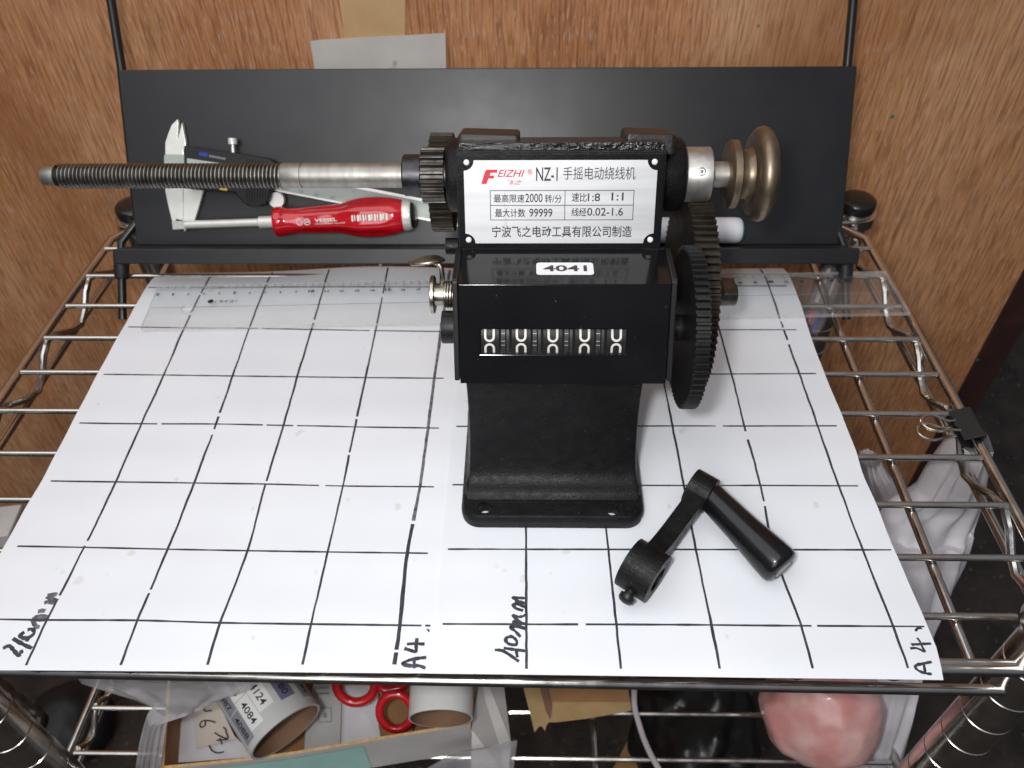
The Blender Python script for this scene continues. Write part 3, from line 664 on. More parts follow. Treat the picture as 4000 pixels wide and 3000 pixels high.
b.add(vs, [(i*n+j, i*n+(j+1) % n, (i+1)*n+(j+1) % n, (i+1)*n+j) for i in range(len(rings)-1) for j in range(n)], 'iron', True)
b.add(rings[-1], [tuple(range(n))], 'iron')
# head: leaning slab that carries the plate
LN = math.radians(22); lc, ls = math.cos(LN), math.sin(LN)
def HF(x, v, h=0.): return (x, 160+ls*v-lc*h, 112+lc*v+ls*h)
b.prism([[(3.6, -2), (97, -2), (97, 44), (3.6, 44)]], -26, -1.6, lambda x, v, h: HF(x, v, h), 'iron')
b.prism([[(4.0, -1.6), (96.6, -1.6), (96.2, 43.2), (4.4, 43.2)]], -1.8, 0, lambda x, v, h: HF(x, v, h), 'iron')
b.prism([[(-2.5+6, 41), (97, 41), (95.5, 47.2), (5, 47.2)]], -24, -4, lambda x, v, h: HF(x, v, h), 'gloss_paint')
AXY, AXZ = 202., 125.6
for x0_, x1_ in ((-3.2, 31), (75, 110.2)):
    dx_ = x1_-x0_
    lo_ = [(0, 15.5), (1.0, 16.9), (2.2, 17.6), (dx_-2.2, 17.6), (dx_-1, 16.9), (dx_, 15.5)]
    b.lathe(lo_, (x0_, AXY, AXZ), (1, 0, 0), 'iron', 44)
frame = b.build('cast_frame', wind, bevel=.55)
for x0_, x1_ in ((2.5, 32), (79, 103)):
    b = MB(); b.prism([[(x0_, 40), (x1_, 40), (x1_, 49.4), (x0_+1.5, 50.2)]], -38, -14, lambda x, v, h: HF(x, v, h), 'iron_top')
    b.build('bearing_cap', wind, bevel=1.6, seg=3)
# --- nameplate
b = MB(); b.box(4.6, 96.0, .6, 42.6, .05, .75, 'plateblack', lambda x, y, z: HF(x, y, z))
def notch(x0_, x1_, v0, v1, r, n=9):
    q = []
    for cx_, cy_, s0 in ((x1_, v1, 3), (x0_, v1, 4), (x0_, v0, 1), (x1_, v0, 2)):
        a = {3: (1.5*math.pi, math.pi), 4: (2*math.pi, 1.5*math.pi), 1: (.5*math.pi, 0), 2: (math.pi, .5*math.pi)}[s0]
        q += circle(cx_, cy_, r, n, *a)
    return q
b.prism([notch(7.2, 93.1, 3.0, 40.2, 4.5)], .75, .86, lambda x, v, h: HF(x, v, h), 'alu')
H8 = lambda x, v: HF(x, v, .93)
F9 = lambda t, x0_, x1_, v0, v1, m='ink', **k: b.text(t, x0_, x1_, v0, v1, H8, m, **{'bold': .010, **k})
b.prism([[(14.9, 29.9), (17.2, 29.9), (18.15, 32.3), (20.4, 32.3), (20.9, 33.6), (18.7, 33.6), (19.2, 34.8), (22.0, 34.8), (22.3, 36.2), (17.4, 36.2), (16.6, 35.2)]], .87, .93, lambda x, v, h: HF(x, v, h), 'red_ink')
F9('EIZHI', 22.2, 34.4, 33.0, 36.1, 'red_ink', shear=.35, bold=.012)
F9('®', 35.6, 37.8, 34.0, 36.3, 'red_ink'); F9('飞之', 26.6, 33.2, 29.6, 31.5, 'red_ink', shear=.5)
F9('NZ-1', 39.4, 49.0, 31.2, 37.1); F9('手摇电动绕线机', 51.4, 83.5, 31.7, 37.3, bold=0.)
F9('最高限速', 20.4, 34.2, 21.6, 25.3); F9('2000', 34.6, 42.4, 21.7, 25.6); F9('转/分', 43.4, 51.0, 21.4, 25.2)
F9('最大计数', 20.9, 34.6, 15.0, 18.9); F9('99999', 36.4, 46.9, 15.1, 18.9)
F9('速比', 55.5, 62.2, 21.9, 25.9); F9('1:8', 62.7, 68.2, 22.1, 25.7); F9('1:1', 73.3, 78.7, 22.4, 26.0)
F9('线经', 55.5, 62.3, 15.4, 19.2); F9('0.02-1.6', 62.6, 78.8, 15.6, 19.2)
F9('宁波飞之电动工具有限公司制造', 19.4, 83.2, 5.8, 11.0)
for (x0_, x1_, v0, v1) in ((18.7, 83.4, 26.8, 27.1), (18.8, 83.4, 20.2, 20.5), (18.9, 83.4, 13.6, 13.9), (18.7, 19.0, 13.6, 27.1), (52.3, 52.6, 13.6, 27.1), (83.1, 83.4, 13.6, 27.1)):
    b.box(x0_, x1_, v0, v1, .87, .93, 'ink', lambda x, y, z: HF(x, y, z))
for x0_, v0, x1_, v1 in ((25.2, 27, 25.6, 8), (26.6, 20, 25.9, 7.5), (25.0, 12, 25.1, 6)):
    b.ribbon([(x0_+(x1_-x0_)*i/8+.08*math.sin(i*2), v0+(v1-v0)*i/8) for i in range(9)], .10, H8, 'greyprint')
plate = b.build('nameplate', wind, bevel=0)
for x, v in ((8.5, 39.3), (91.7, 39.3), (8.6, 4.6), (91.8, 4.6)):
    c = MB(); nrm = Vector(HF(0, 0, 1))-Vector(HF(0, 0, 0)); c.lathe([(0, 1.35), (.35, 1.3), (.65, 1.0), (.8, .5)], HF(x, v, .75), nrm, 'white', 18); c.build('rivet', plate)
# --- spindle with thread
def thread(b, x0_, x1_, pitch, rmaj, rmin, n=28):
    per = [(0, rmin), (.22, rmin), (.46, rmaj), (.72, rmaj), ]; m_ = len(per); turns = int(abs(x1_-x0_)/pitch); vs = []
    tot = turns*m_
    for i in range(tot+1):
        t, r = per[i % m_]; base_ = (i//m_+t)*pitch
        for j in range(n):
            a = 2*math.pi*j/n; vs.append((x0_+base_+pitch*j/n, AXY+r*math.sin(a), AXZ+r*math.cos(a)))
    f1, f2 = [], []
    for i in range(tot):
        for j in range(n):
            j2 = (j+1) % n; k_ = 0 if j < n-1 else m_
            if i+1+k_ > tot or i+k_ > tot: continue
            f = (i*n+j, (i+k_)*n+j2, (i+1+k_)*n+j2, (i+1)*n+j)
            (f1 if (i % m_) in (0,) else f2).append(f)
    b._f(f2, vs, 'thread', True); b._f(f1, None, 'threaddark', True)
b = MB(); thread(b, -195.5, -84.5, 1.93, 6.05, 5.05)
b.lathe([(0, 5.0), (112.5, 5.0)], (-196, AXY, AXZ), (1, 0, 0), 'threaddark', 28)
b.lathe([(0, 4.1), (.6, 4.6), (7.5, 4.6)], (-202.6, AXY, AXZ), (1, 0, 0), 'steel', 28)
b.lathe([(0, 5.3), (.8, 5.95), (10, 5.95), (10.2, 5.5), (10.8, 5.5), (11, 6.0), (60, 6.0), (220, 6.0)], (-85, AXY, AXZ), (1, 0, 0), 'steel', 36)
spindle = b.build('spindle', wind)
b = MB(); b.lathe([(0, 9.3), (.7, 10.0), (8.7, 10.0), (9, 9.6)], (-24.8, AXY, AXZ), (1, 0, 0), 'blued', 36); b.build('bushing', wind)
def gear(b, x0_, x1_, cy, cz, r, nt, depth, m, mt=None, ph=0., bore=0):
    q = []
    for i in range(nt):
        a = 2*math.pi*(i+ph)/nt; p = 2*math.pi/nt
        for da, rr in ((-.26, r-depth), (-.15, r), (.15, r), (.26, r-depth)):
            q.append((cy+rr*math.cos(a+da*p), cz+rr*math.sin(a+da*p)))
    b.prism([q], x0_, x1_, lambda a, c, d: (d, a, c), m, side=mt or m)
b = MB(); gear(b, -15.6, -4.4, AXY, AXZ, 13.3, 20, 2.3, 'blued', 'gearsteel'); b.build('pinion_gear', wind, bevel=.15, seg=1)
b = MB(); gear(b, -15.0, -3.4, 232, 103, 25.7, 40, 2.2, 'gearbrown', 'gearbrown', .3); b.lathe([(0, 6), (60, 6)], (-12, 232, 103), (1, 0, 0), 'gearbrown', 20); b.build('idler_gear', wind, bevel=.15, seg=1)
b = MB(); b.lathe([(0, 12.6), (.5, 13.0), (12, 13.0), (12.5, 12.5)], (110.9, AXY, AXZ), (1, 0, 0), 'collar', 44); col = b.build('set_collar', wind)
b = MB(); d_ = Vector((0, -.80, .60)); p = Vector((117.2, AXY, AXZ))+d_*12.7; b.lathe([(0, 2.0), (.5, 2.0), (.55, 1.7), (.2, 1.6), (.25, .9), (.75, .25)], p, d_, 'steel', 18); b.build('set_screw', col)
b = MB(); kn = [(0, 6.1), (7.3, 6.1), (7.5, 15.4), (8.2, 16.2), (11.3, 16.2), (12, 15.5), (12.3, 12.6), (14, 11.7), (16.5, 11.7), (18.3, 12.8), (19, 15.5), (18.9, 18.4), (19.4, 20.3), (21.0, 22.0), (23.4, 22.5), (25.6, 21.7), (27.5, 19.0), (28.6, 15.5), (29.2, 8), (29.4, 3)]
b.lathe(kn, (124.6, AXY, AXZ), (1, 0, 0), 'brass', 64, mfn=lambda i: 'steel' if i == 0 else 'brass'); b.build('hand_knob', wind)
# --- drive gears on the right
b = MB(); gear(b, 114.8, 126.2, 190, 61, 52.3, 84, 2.3, 'gearbrown', 'gearbrown'); b.build('drive_gear', wind, bevel=.12, seg=1)
b = MB(); b.lathe([(0, 6), (90, 6), (90.8, 5.4)], (55, 190, 61), (1, 0, 0), 'gearsteel', 28)
b.box(138, 144.8, 190-6.2, 190+6.2, 61+4.4, 61+6.2, 'gearsteel'); b.build('crank_shaft', wind)
b = MB(); gear(b, 107.4, 113.8, 139.5, 82, 38.2, 66, 2.2, 'gearblack', 'gearblack'); cg = b.build('counter_gear', wind, bevel=.15, seg=1)
b = MB(); b.lathe([(0, 6.3), (6.2, 6.3), (7.5, 6.0)], (100.2, 139.5, 82), (1, 0, 0), 'plastic_matt', 28); b.build('hub', cg)
# --- counter housing
BN = math.radians(26); bc, bs = math.cos(BN), math.sin(BN)
def BF(x, s, h=0.): return (x, 111.5+bs*s-bc*h, 73.5+bc*s+bs*h)
ctr_r = None
b = MB(); b.prism([[(5.3, 0), (98.4, 0), (98.4, 45.3), (5.3, 45.3)], [(14.8, 13.2), (14.8, 24.9), (79.9, 24.9), (79.9, 13.2)]], -3, 0, lambda x, s_, h: BF(x, s_, h), 'plastic')
yt, zt = 131.3, 114.25
b.add([(x, y, z) for x in (5.3, 98.4) for y, z in ((yt, zt), (159.2, 112.3), (159.2, 74), (111.5, 73.5), (114.2, 72.2))], [(0, 5, 6, 1), (1, 6, 7, 2), (2, 7, 8, 3)], 'plastic')
b.box(5.3, 98.4, -.1, .9, -40, -3, 'plastic', lambda x, y, z: BF(x, y, z))
b.add([BF(14.8, 13.2, -3), BF(14.8, 24.9, -3), BF(14.8, 24.9, -16), BF(14.8, 13.2, -16), BF(79.9, 13.2, -3), BF(79.9, 24.9, -3), BF(79.9, 24.9, -16), BF(79.9, 13.2, -16)],
      [(0, 1, 2, 3), (4, 5, 6, 7), (3, 2, 6, 7), (0, 3, 7, 4), (1, 2, 6, 5)], 'darkhole')
counter = b.build('counter_housing', wind, bevel=.8, seg=3)
counter['label'] = 'glossy black digit counter box'
for x0_, x1_ in ((2.7, 5.2), (98.5, 101)):
    c = MB(); c.prism([[(131.6, 115.2), (133.2, 116.0), (158, 114.2), (159.5, 112), (159.5, 76), (118, 73.6), (111.5, 74.3)]], x0_, x1_, lambda a, c_, d: (d, a, c_), 'plastic_matt'); c.build('end_plate', counter, bevel=.5)
RD = 14.
def DR(x, t, e=0.):
    a = t/RD; return BF(x, 19.05+(RD+e)*math.sin(a), -14.9+(RD+e)*math.cos(a))
for i in range(5):
    cx_ = 18.75+i*14.17; c = MB(); N_ = 14
    for x0_, x1_, e, mm in ((cx_-4.2, cx_+4.2, 0, 'drum'), (cx_+5.2, cx_+7.0, -.6, 'drumgrey'), (cx_-6.6, cx_-5.4, -.5, 'drumgrey')):
        if x0_ < 15 or x1_ > 79.8: 
            x0_, x1_ = max(x0_, 15), min(x1_, 79.7)
            if x1_-x0_ < .5: continue
        vs = [DR(x, -6.6+13.2*k_/N_, e) for k_ in range(N_+1) for x in (x0_, x1_)]+[DR(x, -6.6+13.2*k_/N_, -5) for k_ in range(N_+1) for x in (x0_, x1_)]
        o_ = 2*(N_+1)
        c.add(vs, [(2*k_, 2*k_+1, 2*k_+3, 2*k_+2) for k_ in range(N_)], mm, True)
        c.add(vs, [(2*k_, 2*k_+2, o_+2*k_+2, o_+2*k_) for k_ in range(N_)]+[(2*k_+1, o_+2*k_+1, o_+2*k_+3, 2*k_+3) for k_ in range(N_)], mm)
    j = .18*math.sin(i*2.1)-.6
    U = [(-1.9, 6.8)]+[(-1.9, 6.8-4.0*k_/5) for k_ in range(1, 5)]+[(1.9*math.cos(a), 2.72+1.9*math.sin(a)) for a in [math.pi+math.pi*k_/12 for k_ in range(13)]]+[(1.9, 2.8+4.0*k_/5) for k_ in range(1, 6)]
    for sg in (1, -1):
        pts = [(cx_+x+.0, (t-.02)*sg+j) for x, t in U if abs((t-.02)*sg+j) < 6.4]
        c.ribbon(pts, 1.02, lambda x, t: DR(x, t, .06), 'white')
    if i < 4:
        for t in (3.4, -.2, -2.2): c.add([DR(cx_+5.2, t, -.5), DR(cx_+6.9, t, -.5), DR(cx_+6.9, t+.28, -.5), DR(cx_+5.2, t+.28, -.5)], [(0, 1, 2, 3)], 'label_back')
    c.build('digit_wheel', counter)
c = MB(); c.box(14.9, 79.8, 13.3, 24.8, -.75, -.15, 'pane', lambda x, y, z: BF(x, y, z)); c.build('window_pane', counter)
c = MB(); zl = lambda y: zt-(y-yt)*.07+.12
tm = lambda a, c_, d: (a, c_, zl(c_)+d)
c.prism([rrect(39.6, 65.1, 138.3, 148.0, 1.5)], 0, .14, tm, 'sticker'); c.text('4041', 42.6, 62.2, 140.9, 145.8, lambda x, y: (x, y, zl(y)+.18), 'sticker_ink', bold=.025); c.build('number_sticker', counter)
# --- reset wing and knob on the left
c = MB(); c.lathe([(0, 8.6), (.4, 9.0), (1.7, 9.0), (2, 8.6)], (-9.9, 151, 92.5), (1, 0, 0), 'nickel', 36)
c.lathe([(0, 5.3), (6.5, 5.3)], (-8, 151, 92.5), (1, 0, 0), 'nickel', 28)
for k_ in range(4):
    c.tube([(-3.9+k_*1.25+1.2*q/16., 151+6.1*math.sin(2*math.pi*q/16), 92.5+6.1*math.cos(2*math.pi*q/16)) for q in range(17)], .5, 'nickel', 7)
rw = c.build('reset_wheel', counter)
c = MB(); vs = []; nu, nv = 14, 12
for i in range(nu+1):
    for k_ in range(nv+1):
        u = -1+2*i/nu; vv = -1+2*k_/nv; wd = math.sqrt(max(0, 1-u*u))
        x = -11.3+u*8.3; y = 157.5+vv*wd*6.2; z = 107.6+1.6*u-2.2*(u*u)*(1 if u > 0 else .25)-vv*wd*2.3
        vs.append((x, y, z+.8*math.cos(vv*1.4)))
c.add(vs, [(i*(nv+1)+k_, i*(nv+1)+k_+1, (i+1)*(nv+1)+k_+1, (i+1)*(nv+1)+k_) for i in range(nu) for k_ in range(nv)], 'nickel', True)
c.build('wing', rw, solid=1.2)
c = MB(); c.tube(smooth_line([(-4.4, 153, 97), (-4.2, 154, 102), (-5, 155.5, 106), (-7.5, 156.5, 107.6)], 4), 1.25, 'nickel', 10); c.build('wing_neck', rw)
c = MB(); c.lathe([(0, 7.6), (.7, 7.8), (6.8, 7.8), (7.2, 7.2)], (-4.4, 139.5, 82.2), (1, 0, 0), 'plastic_matt', 32); c.lathe([(-.9, 2), (0, 3.4)], (-4.5, 139.5, 82.2), (1, 0, 0), 'steel', 20); c.build('shaft_knob', counter)
c = MB(); c.lathe([(0, 4), (6, 4)], (-3, 168, 108), (1, 0, 0), 'iron', 16); c.build('screw_boss', counter)

# ------------------------------------------------------------------ crank handle lying on the paper
h_ = Vector((.80, -.60, -.05)).normalized(); a_ = Vector((.60, .80, .03)); a_ = (a_-h_*a_.dot(h_)).normalized(); n_ = h_.cross(a_).normalized()
if n_.z < 0: n_ = -n_
B0 = Vector((87.0, 51.3, 12.8))
def CK(a, v, h): return B0+a_*a+n_*v+h_*h
crank = thing('crank_handle', (100, 75, 0), 'black cast crank arm with round plastic grip lying on the paper beside the winder', 'crank')
La = 54.5
def armloop():
    q = circle(0, 0, 12.6, 22, math.radians(48), math.radians(312))
    q += [(12, -7.2), (20, -5.6), (34, -5.0), (46, -5.4)]+circle(La, 0, 8.6, 14, math.radians(-130), math.radians(130))+[(46, 5.4), (34, 5.0), (20, 5.6), (12, 7.2)]
    return q
bore = circle(0, 0, 6.1, 24)
b = MB(); b.prism([circle(0, 0, 12.0, 40), bore], -7.5, 8, CK, 'iron', smooth=False)
b.prism([[(5, -10.5), (14, -7.4), (22, -6.0), (36, -5.6), (47, -6.2), (47, 6.2), (36, 5.6), (22, 6.0), (14, 7.4), (5, 10.5)]], -3.6, 5.2, CK, 'iron')
b.prism([circle(La, 0, 9.2, 34)], -5.5, 5.6, CK, 'iron'); b.build('arm', crank, bevel=1.3, seg=3)
b = MB(); s0 = CK(-13.4, -2.2, 1); sv = -(a_*.95+n_*.2); b.lathe([(-2, 2.4), (.4, 2.4), (.5, 3.7), (2.6, 3.6), (3.6, 2.6), (4, 1.2)], s0, sv, 'gearblack', 20); b.build('set_screw', crank)
g0 = CK(La, 0, 5.4); gt = Vector((151.6, 53.2, 10.0)); gv = (gt-g0); Lg = gv.length
b = MB(); b.lathe([(-.5, 6.8), (0, 7.4), (4, 7.3), (Lg*.5, 8.2), (Lg-9, 9.5), (Lg-3.5, 9.75), (Lg-1.5, 9.3), (Lg-.5, 8.2), (Lg+.2, 6.6), (Lg+.3, 5.6), (Lg-.6, 5.2)], g0, gv, 'grip', 48); grip = b.build('grip', crank)
b = MB(); b.lathe([(Lg-.8, 5.1), (Lg+.2, 4.9), (Lg+.7, 3.6)], g0, gv, 'steel', 24); e1 = gv.normalized().orthogonal()
b.box(-3, 3, -.5, .5, Lg+.68, Lg+.78, 'darkhole', lambda x, y, z: g0+gv.normalized()*z+e1*x+gv.normalized().cross(e1)*y); b.build('end_screw', grip)

# ------------------------------------------------------------------ binder clip on the right rail
rp = at(2080*K, 925*K, Z=-2.6); cl = thing('binder_clip', rp, 'black binder clip with silver wire handles gripping the right shelf rail', 'binder clip')
b = MB(); rx = Vector((-.03, 1, 0)).normalized(); sd_ = Vector((1, .03, 0))
def BC(a, x, z): return rp+rx*(a*.66)+sd_*(x*.62)+Vector((0, 0, z*.72))
b.prism([[(-7, -3.6), (9, -8.5), (10.5, -8), (10.5, 8), (9, 8.5), (-7, 3.6), (-7, 2.6), (9, 7.3), (9, -7.3), (-7, -2.6)]], -16, 16, lambda x, z, a: BC(a, x, z), 'rubber')
b.build('spring_body', cl, bevel=.3)
for zz_, zt_ in ((3.4, 7), (-3.4, -3)):
    b = MB(); b.tube(smooth_line([BC(-5.5, -6, zz_), BC(-5, -14, zz_*1.2), BC(-9, -27, zt_), BC(-6, -36, zt_), BC(0, -39, zt_), BC(6, -36, zt_), BC(9, -27, zt_), BC(5, -14, zz_*1.2), BC(5.5, -6, zz_)], 5), .75, 'wire_metal', 8); b.build('wire_handle', cl)

# ------------------------------------------------------------------ white bag hanging at the right and standing on the lower shelf
def bagmesh(name, prof, depth, m, label, cat, amp, fold, origin, seed, kink=1.0):
    """prof: rows of (native px left, px right, py, Y depth) from top to bottom"""
    mb = MB(); nu = 34; rows = []
    nv = 46
    for k_ in range(nv+1):
        t = k_/nv*(len(prof)-1); i = min(int(t), len(prof)-2); f = t-i
        A, B_ = prof[i], prof[i+1]; xl, xr, py, Y = [A[q]+(B_[q]-A[q])*f for q in range(4)]
        row = []
        for j in range(nu+1):
            u = j/nu; px = xl+(xr-xl)*u
            p = at(px, py, Y=Y)
            fo = fold*(math.sin(u*24+seed+3.*nz3(u*2.5, t*.22, seed))*.34+.7*nz3(u*8, t*.14, seed)+.3*nz3(u*18, t*.2, seed+3))
            bulge = depth*(math.sin(math.pi*u)**.6)
            row.append((p, fo, bulge))
        rows.append(row)
    F = []; Bk = []
    for row in rows:
        for p, fo, bl in row:
            F.append(p+Vector((.15*fo*amp, -bl*.5-fo*amp, .1*fo))); Bk.append(p+Vector((.15*fo, bl*.5+2+fo*amp*.4, 0)))
    W = nu+1
    fs = [(k_*W+j, k_*W+j+1, (k_+1)*W+j+1, (k_+1)*W+j) for k_ in range(nv) for j in range(nu)]
    N = len(F)
    mb.add(F+Bk, fs+[tuple(N+q for q in reversed(f)) for f in fs]+[(k_*W, (k_+1)*W, (k_+1)*W+N, k_*W+N) for k_ in range(nv)]+[(k_*W+nu, (k_+1)*W+nu, (k_+1)*W+nu+N, k_*W+nu+N) for k_ in range(nv)], m, True)
    return tag(mb.build(name, None, origin), label, cat)
fb = crop(2900, 900, 1.2764); fr = crop(3300, 2100, 1.843)
def row(l, r, Y, f): 
    a, c = f(*l), f(*r); return (a[0], c[0], (a[1]+c[1])/2, Y)
prof = [row((1060, 1040), (1235, 1040), 150, fb), row((1020, 1090), (1228, 1090), 152, fb), row((960, 1160), (1228, 1160), 156, fb), row((900, 1240), (1222, 1240), 160, fb), row((860, 1310), (1205, 1310), 160, fb),
        row((690, 1400), (1190, 1400), 158, fb), row((660, 1500), (1150, 1500), 152, fb), (3420, 3800, 2101, 145), (3400, 3775, 2190, 138), (3440, 3705, 2330, 128), (3400, 3660, 2420, 120), (3380, 3640, 2520, 112), (3360, 3595, 2690, 92), (3330, 3575, 2790, 80), (3300, 3545, 2900, 70), (3280, 3515, 3010, 62)]
bagmesh('plastic_bag', prof, 26, 'whitebag', 'white plastic shopping bag hanging from the binder clip below the right rail', 'plastic bag', 4.0, 1.0, (230, 120, -232), 1.3)
prof = [row((585, 1145), (690, 1142), 190, fb), row((590, 1190), (712, 1190), 190, fb), row((600, 1230), (735, 1230), 190, fb), row((610, 1290), (790, 1290), 192, fb), row((640, 1360), (850, 1360), 192, fb), row((670, 1450), (870, 1450), 192, fb), row((700, 1600), (880, 1600), 190, fb)]
bagmesh('plastic_bag', prof, 14, 'whitebag', 'crumpled white plastic wrapper behind the hanging bag, beside the paper edge', 'plastic bag', 3.0, 1.0, (200, 190, -150), 4.1)

# ------------------------------------------------------------------ pens below the tray, right
fp = crop(3000, 950, 4.148)
for (t0, t1, Y0, Y1, m_, lab) in (((1080, 180), (640, 1330), 322, 268, 'magenta', 'clear ballpoint pen with magenta ink, left one of the two beneath the tray'), ((1190, 300), (720, 1470), 326, 262, 'blue', 'clear ballpoint pen with dark blue ink, right one of the two beneath the tray')):
    p0 = at(*fp(*t0), Y=Y0); p1 = at(*fp(*t1), Y=Y1)
    r = thing('ballpoint_pen', p1, lab, 'pen', 'pens in the shelf corner')
    d_ = p1-p0; L = d_.length
    b = MB(); b.lathe([(0, 5.2), (L*.88, 5.2), (L*.97, 3.4), (L, 1.2)], p0, d_, 'clearbarrel', 20); b.build('barrel', r)
    b = MB(); b.lathe([(4, 1.5), (L*.7, 1.5)], p0, d_, 'whitepaper', 12); b.lathe([(L*.7, 1.7), (L*.9, 1.7), (L*.97, .7)], p0, d_, m_, 12); b.build('refill', r)
    b = MB(); b.lathe([(-8, 5.0), (-7, 5.7), (14, 5.7)], p0, d_, 'pencil_ink', 20); b.build('cap', r)

# ------------------------------------------------------------------ things on the lower shelf
# carton with label rolls
cb = thing('carton_box', (-95, 70, ZL+3), 'open cardboard carton with white and mint outside standing on the lower shelf', 'carton')
FLc, FRc = at(628, 3004, Z=-185), at(1838, 2832, Z=-185); BLc, BRc = at(660, 2600, Z=-185), at(1876, 2600, Z=-185)
zb = ZL+4
def wallq(mb, p, q, inn, mo, mi_, h=None, th=1.8):
    d = (q-p).normalized(); nrm = Vector((d.y, -d.x, 0))
    if nrm.dot(inn-p) < 0: nrm = -nrm
    P = [p, q]; T_ = [v for v in P]; Bt = [Vector((v.x, v.y, zb)) for v in P]
    I = [v+nrm*th for v in P]; IB = [Vector((v.x, v.y, zb)) for v in I]
    mb.add([*T_, *Bt], [(0, 1, 3, 2)], mo); mb.add([*I, *IB], [(0, 1, 3, 2)], mi_); mb.add([*T_, *I], [(0, 1, 3, 2)], 'box_edge')
    mb.add([T_[0], I[0], IB[0], Bt[0]], [(0, 1, 2, 3)], 'box_edge'); mb.add([T_[1], I[1], IB[1], Bt[1]], [(0, 1, 2, 3)], 'box_edge')
cen = (FLc+BRc)/2
b = MB(); mid = FLc.lerp(FRc, .70)
bend = [FLc, FLc.lerp(FRc, .35)+Vector((0, -2.2, -1)), mid+Vector((0, -1.0, -.3)), FRc]
Q = smooth_line(bend, 6)
for i in range(len(Q)-1): wallq(b, Q[i], Q[i+1], cen, 'box_out', 'cardboard')
wallq(b, FLc, BLc, cen, 'box_out', 'cardboard'); wallq(b, FRc, BRc, cen, 'box_out', 'cardboard'); wallq(b, BLc, BRc, cen, 'box_out', 'cardboard')
b.add([Vector((v.x, v.y, zb)) for v in (FLc, FRc, BRc, BLc)], [(0, 1, 2, 3)], 'cardboard'); b.build('walls', cb, recalc=False)
b = MB(); P = [at(-50+v, 0, Z=0) for v in ()]
i0 = Q[0]; i1 = FLc.lerp(FRc, .69)
vs = []
for i, p in enumerate(Q):
    if (p-FLc).length > (i1-FLc).length: break
    o_ = Vector((0, -.5, 0)); vs += [p+o_+Vector((0, 0, -5)), Vector((p.x, p.y-.5, zb+2))]
b.add(vs, [(2*i, 2*i+1, 2*i+3, 2*i+2) for i in range(len(vs)//2-1)], 'mint'); b.build('mint_panel', cb, recalc=False)
b = MB(); v4 = [FRc+Vector((.5, -1.5, -1)), BRc+Vector((.8, 0, -1)), at(1961, 2620, Z=-200), at(1996, 2900, Z=-206), at(1985, 3040, Z=-210), at(1838, 3040, Z=-206)]; m4 = 6
b.add(v4+[v-Vector((0, 0, 1.6)) for v in v4], [tuple(range(m4)), tuple(range(2*m4-1, m4-1, -1))]+[(i, (i+1) % m4, (i+1) % m4+m4, i+m4) for i in range(m4)], 'box_out'); b.build('side_flap', cb)

# label roll and white roll: hollow tubes
def roll(name, c0, axis, R, L, rin, label, cat, outer):
    r = thing(name, c0, label, cat); ax2 = Vector(axis).normalized()
    b = MB(); n = 48; up_ = (0, 0, 1); b.lathe([(0, rin), (0, R), (L, R), (L, rin), (0, rin)], c0, ax2, outer, n, cap=False, mfn=lambda i: 'tube_in' if i == 3 else ('label_back' if i != 1 else outer)); b.build('tube', r)
    e1 = Vector(up_)-ax2*ax2.z; e1.normalize(); e2 = ax2.cross(e1)
    return r, lambda t, ang, e=.15: Vector(c0)+ax2*t+(e1*math.cos(ang)+e2*math.sin(ang))*(R+e)
def AXR(c, rx_, ux_, vx_):
    v = (Vector(c)-Vector(CAM)).normalized(); r_ = Vector(RT); r_ = (r_-v*r_.dot(v)).normalized(); u_ = r_.cross(v).normalized()
    if u_.z < 0 and u_.y < 0: u_ = -u_
    return r_*rx_+u_*ux_+v*vx_
c0 = at(1118, 2858, d=498)
rr, RM = roll('label_roll', c0, AXR(c0, -.62, .78, .30), 23.6, 70, 22.0, 'white roll printed with four digit number labels lying in the carton', 'label roll', 'label_back')
b = MB(); view = Vector(CAM)-c0
best = max(range(360), key=lambda a: (RM(0, math.radians(a))-RM(0, math.radians(a), -24)).dot(view)); A0 = math.radians(best)
sgn_ = 1 if (RM(10, A0+.5)-RM(10, A0)).dot(Vector(RT)) > 0 else -1
def lab(t0, a0_, tx, tcol, bgm, w_=19.6, hgt=9.6):
    hw = hgt/23.6/2; n = 6
    for k_ in range(n):
        x0_, x1_ = -hw+2*hw*k_/n, -hw+2*hw*(k_+1)/n
        b.add([RM(t0, A0+sgn_*(a0_+x0_), .12), RM(t0+w_, A0+sgn_*(a0_+x0_), .12), RM(t0+w_, A0+sgn_*(a0_+x1_), .12), RM(t0, A0+sgn_*(a0_+x1_), .12)], [(0, 1, 2, 3)], bgm)
    f = lambda x, y: RM(t0+w_-x, A0+sgn_*(a0_+y/23.6), .22)
    b.text(tx, 2.6, w_-2.6, -2.2, 2.2, f, tcol, bold=.012)
for t0, a0_, tx, tcol, bgm in ((4, -.93, '4088', 'ink', 'greyprint'), (24.4, -.93, '4087', 'ink', 'greyprint'), (44.8, -.93, '4086', 'ink', 'greyprint'), (7, -.50, '4084', 'ink', 'label_paper'), (27.4, -.50, '4083', 'ink', 'label_paper'), (47.8, -.50, '4082', 'ink', 'label_paper'),
                               (12, -.07, '4124', 'ink', 'label_paper'), (32.4, -.07, '4123', 'ink', 'label_paper'), (10, .50, '4180', 'ink', 'purple'), (30.4, .50, '4179', 'ink', 'purple'), (6, 1.08, '4195', 'ink', 'greyprint'), (26.4, 1.08, '4194', 'ink', 'greyprint')):
    lab(t0, a0_, tx, tcol, bgm)
b.build('number_labels', rr, recalc=False)
c1_ = at(1722, 2808, d=500)
roll('paper_roll', c1_, AXR(c1_, -.0, 1., .27), 19.6, 62, 18.6, 'plain white cardboard tube standing in the right corner of the carton', 'tube', 'label_paper')
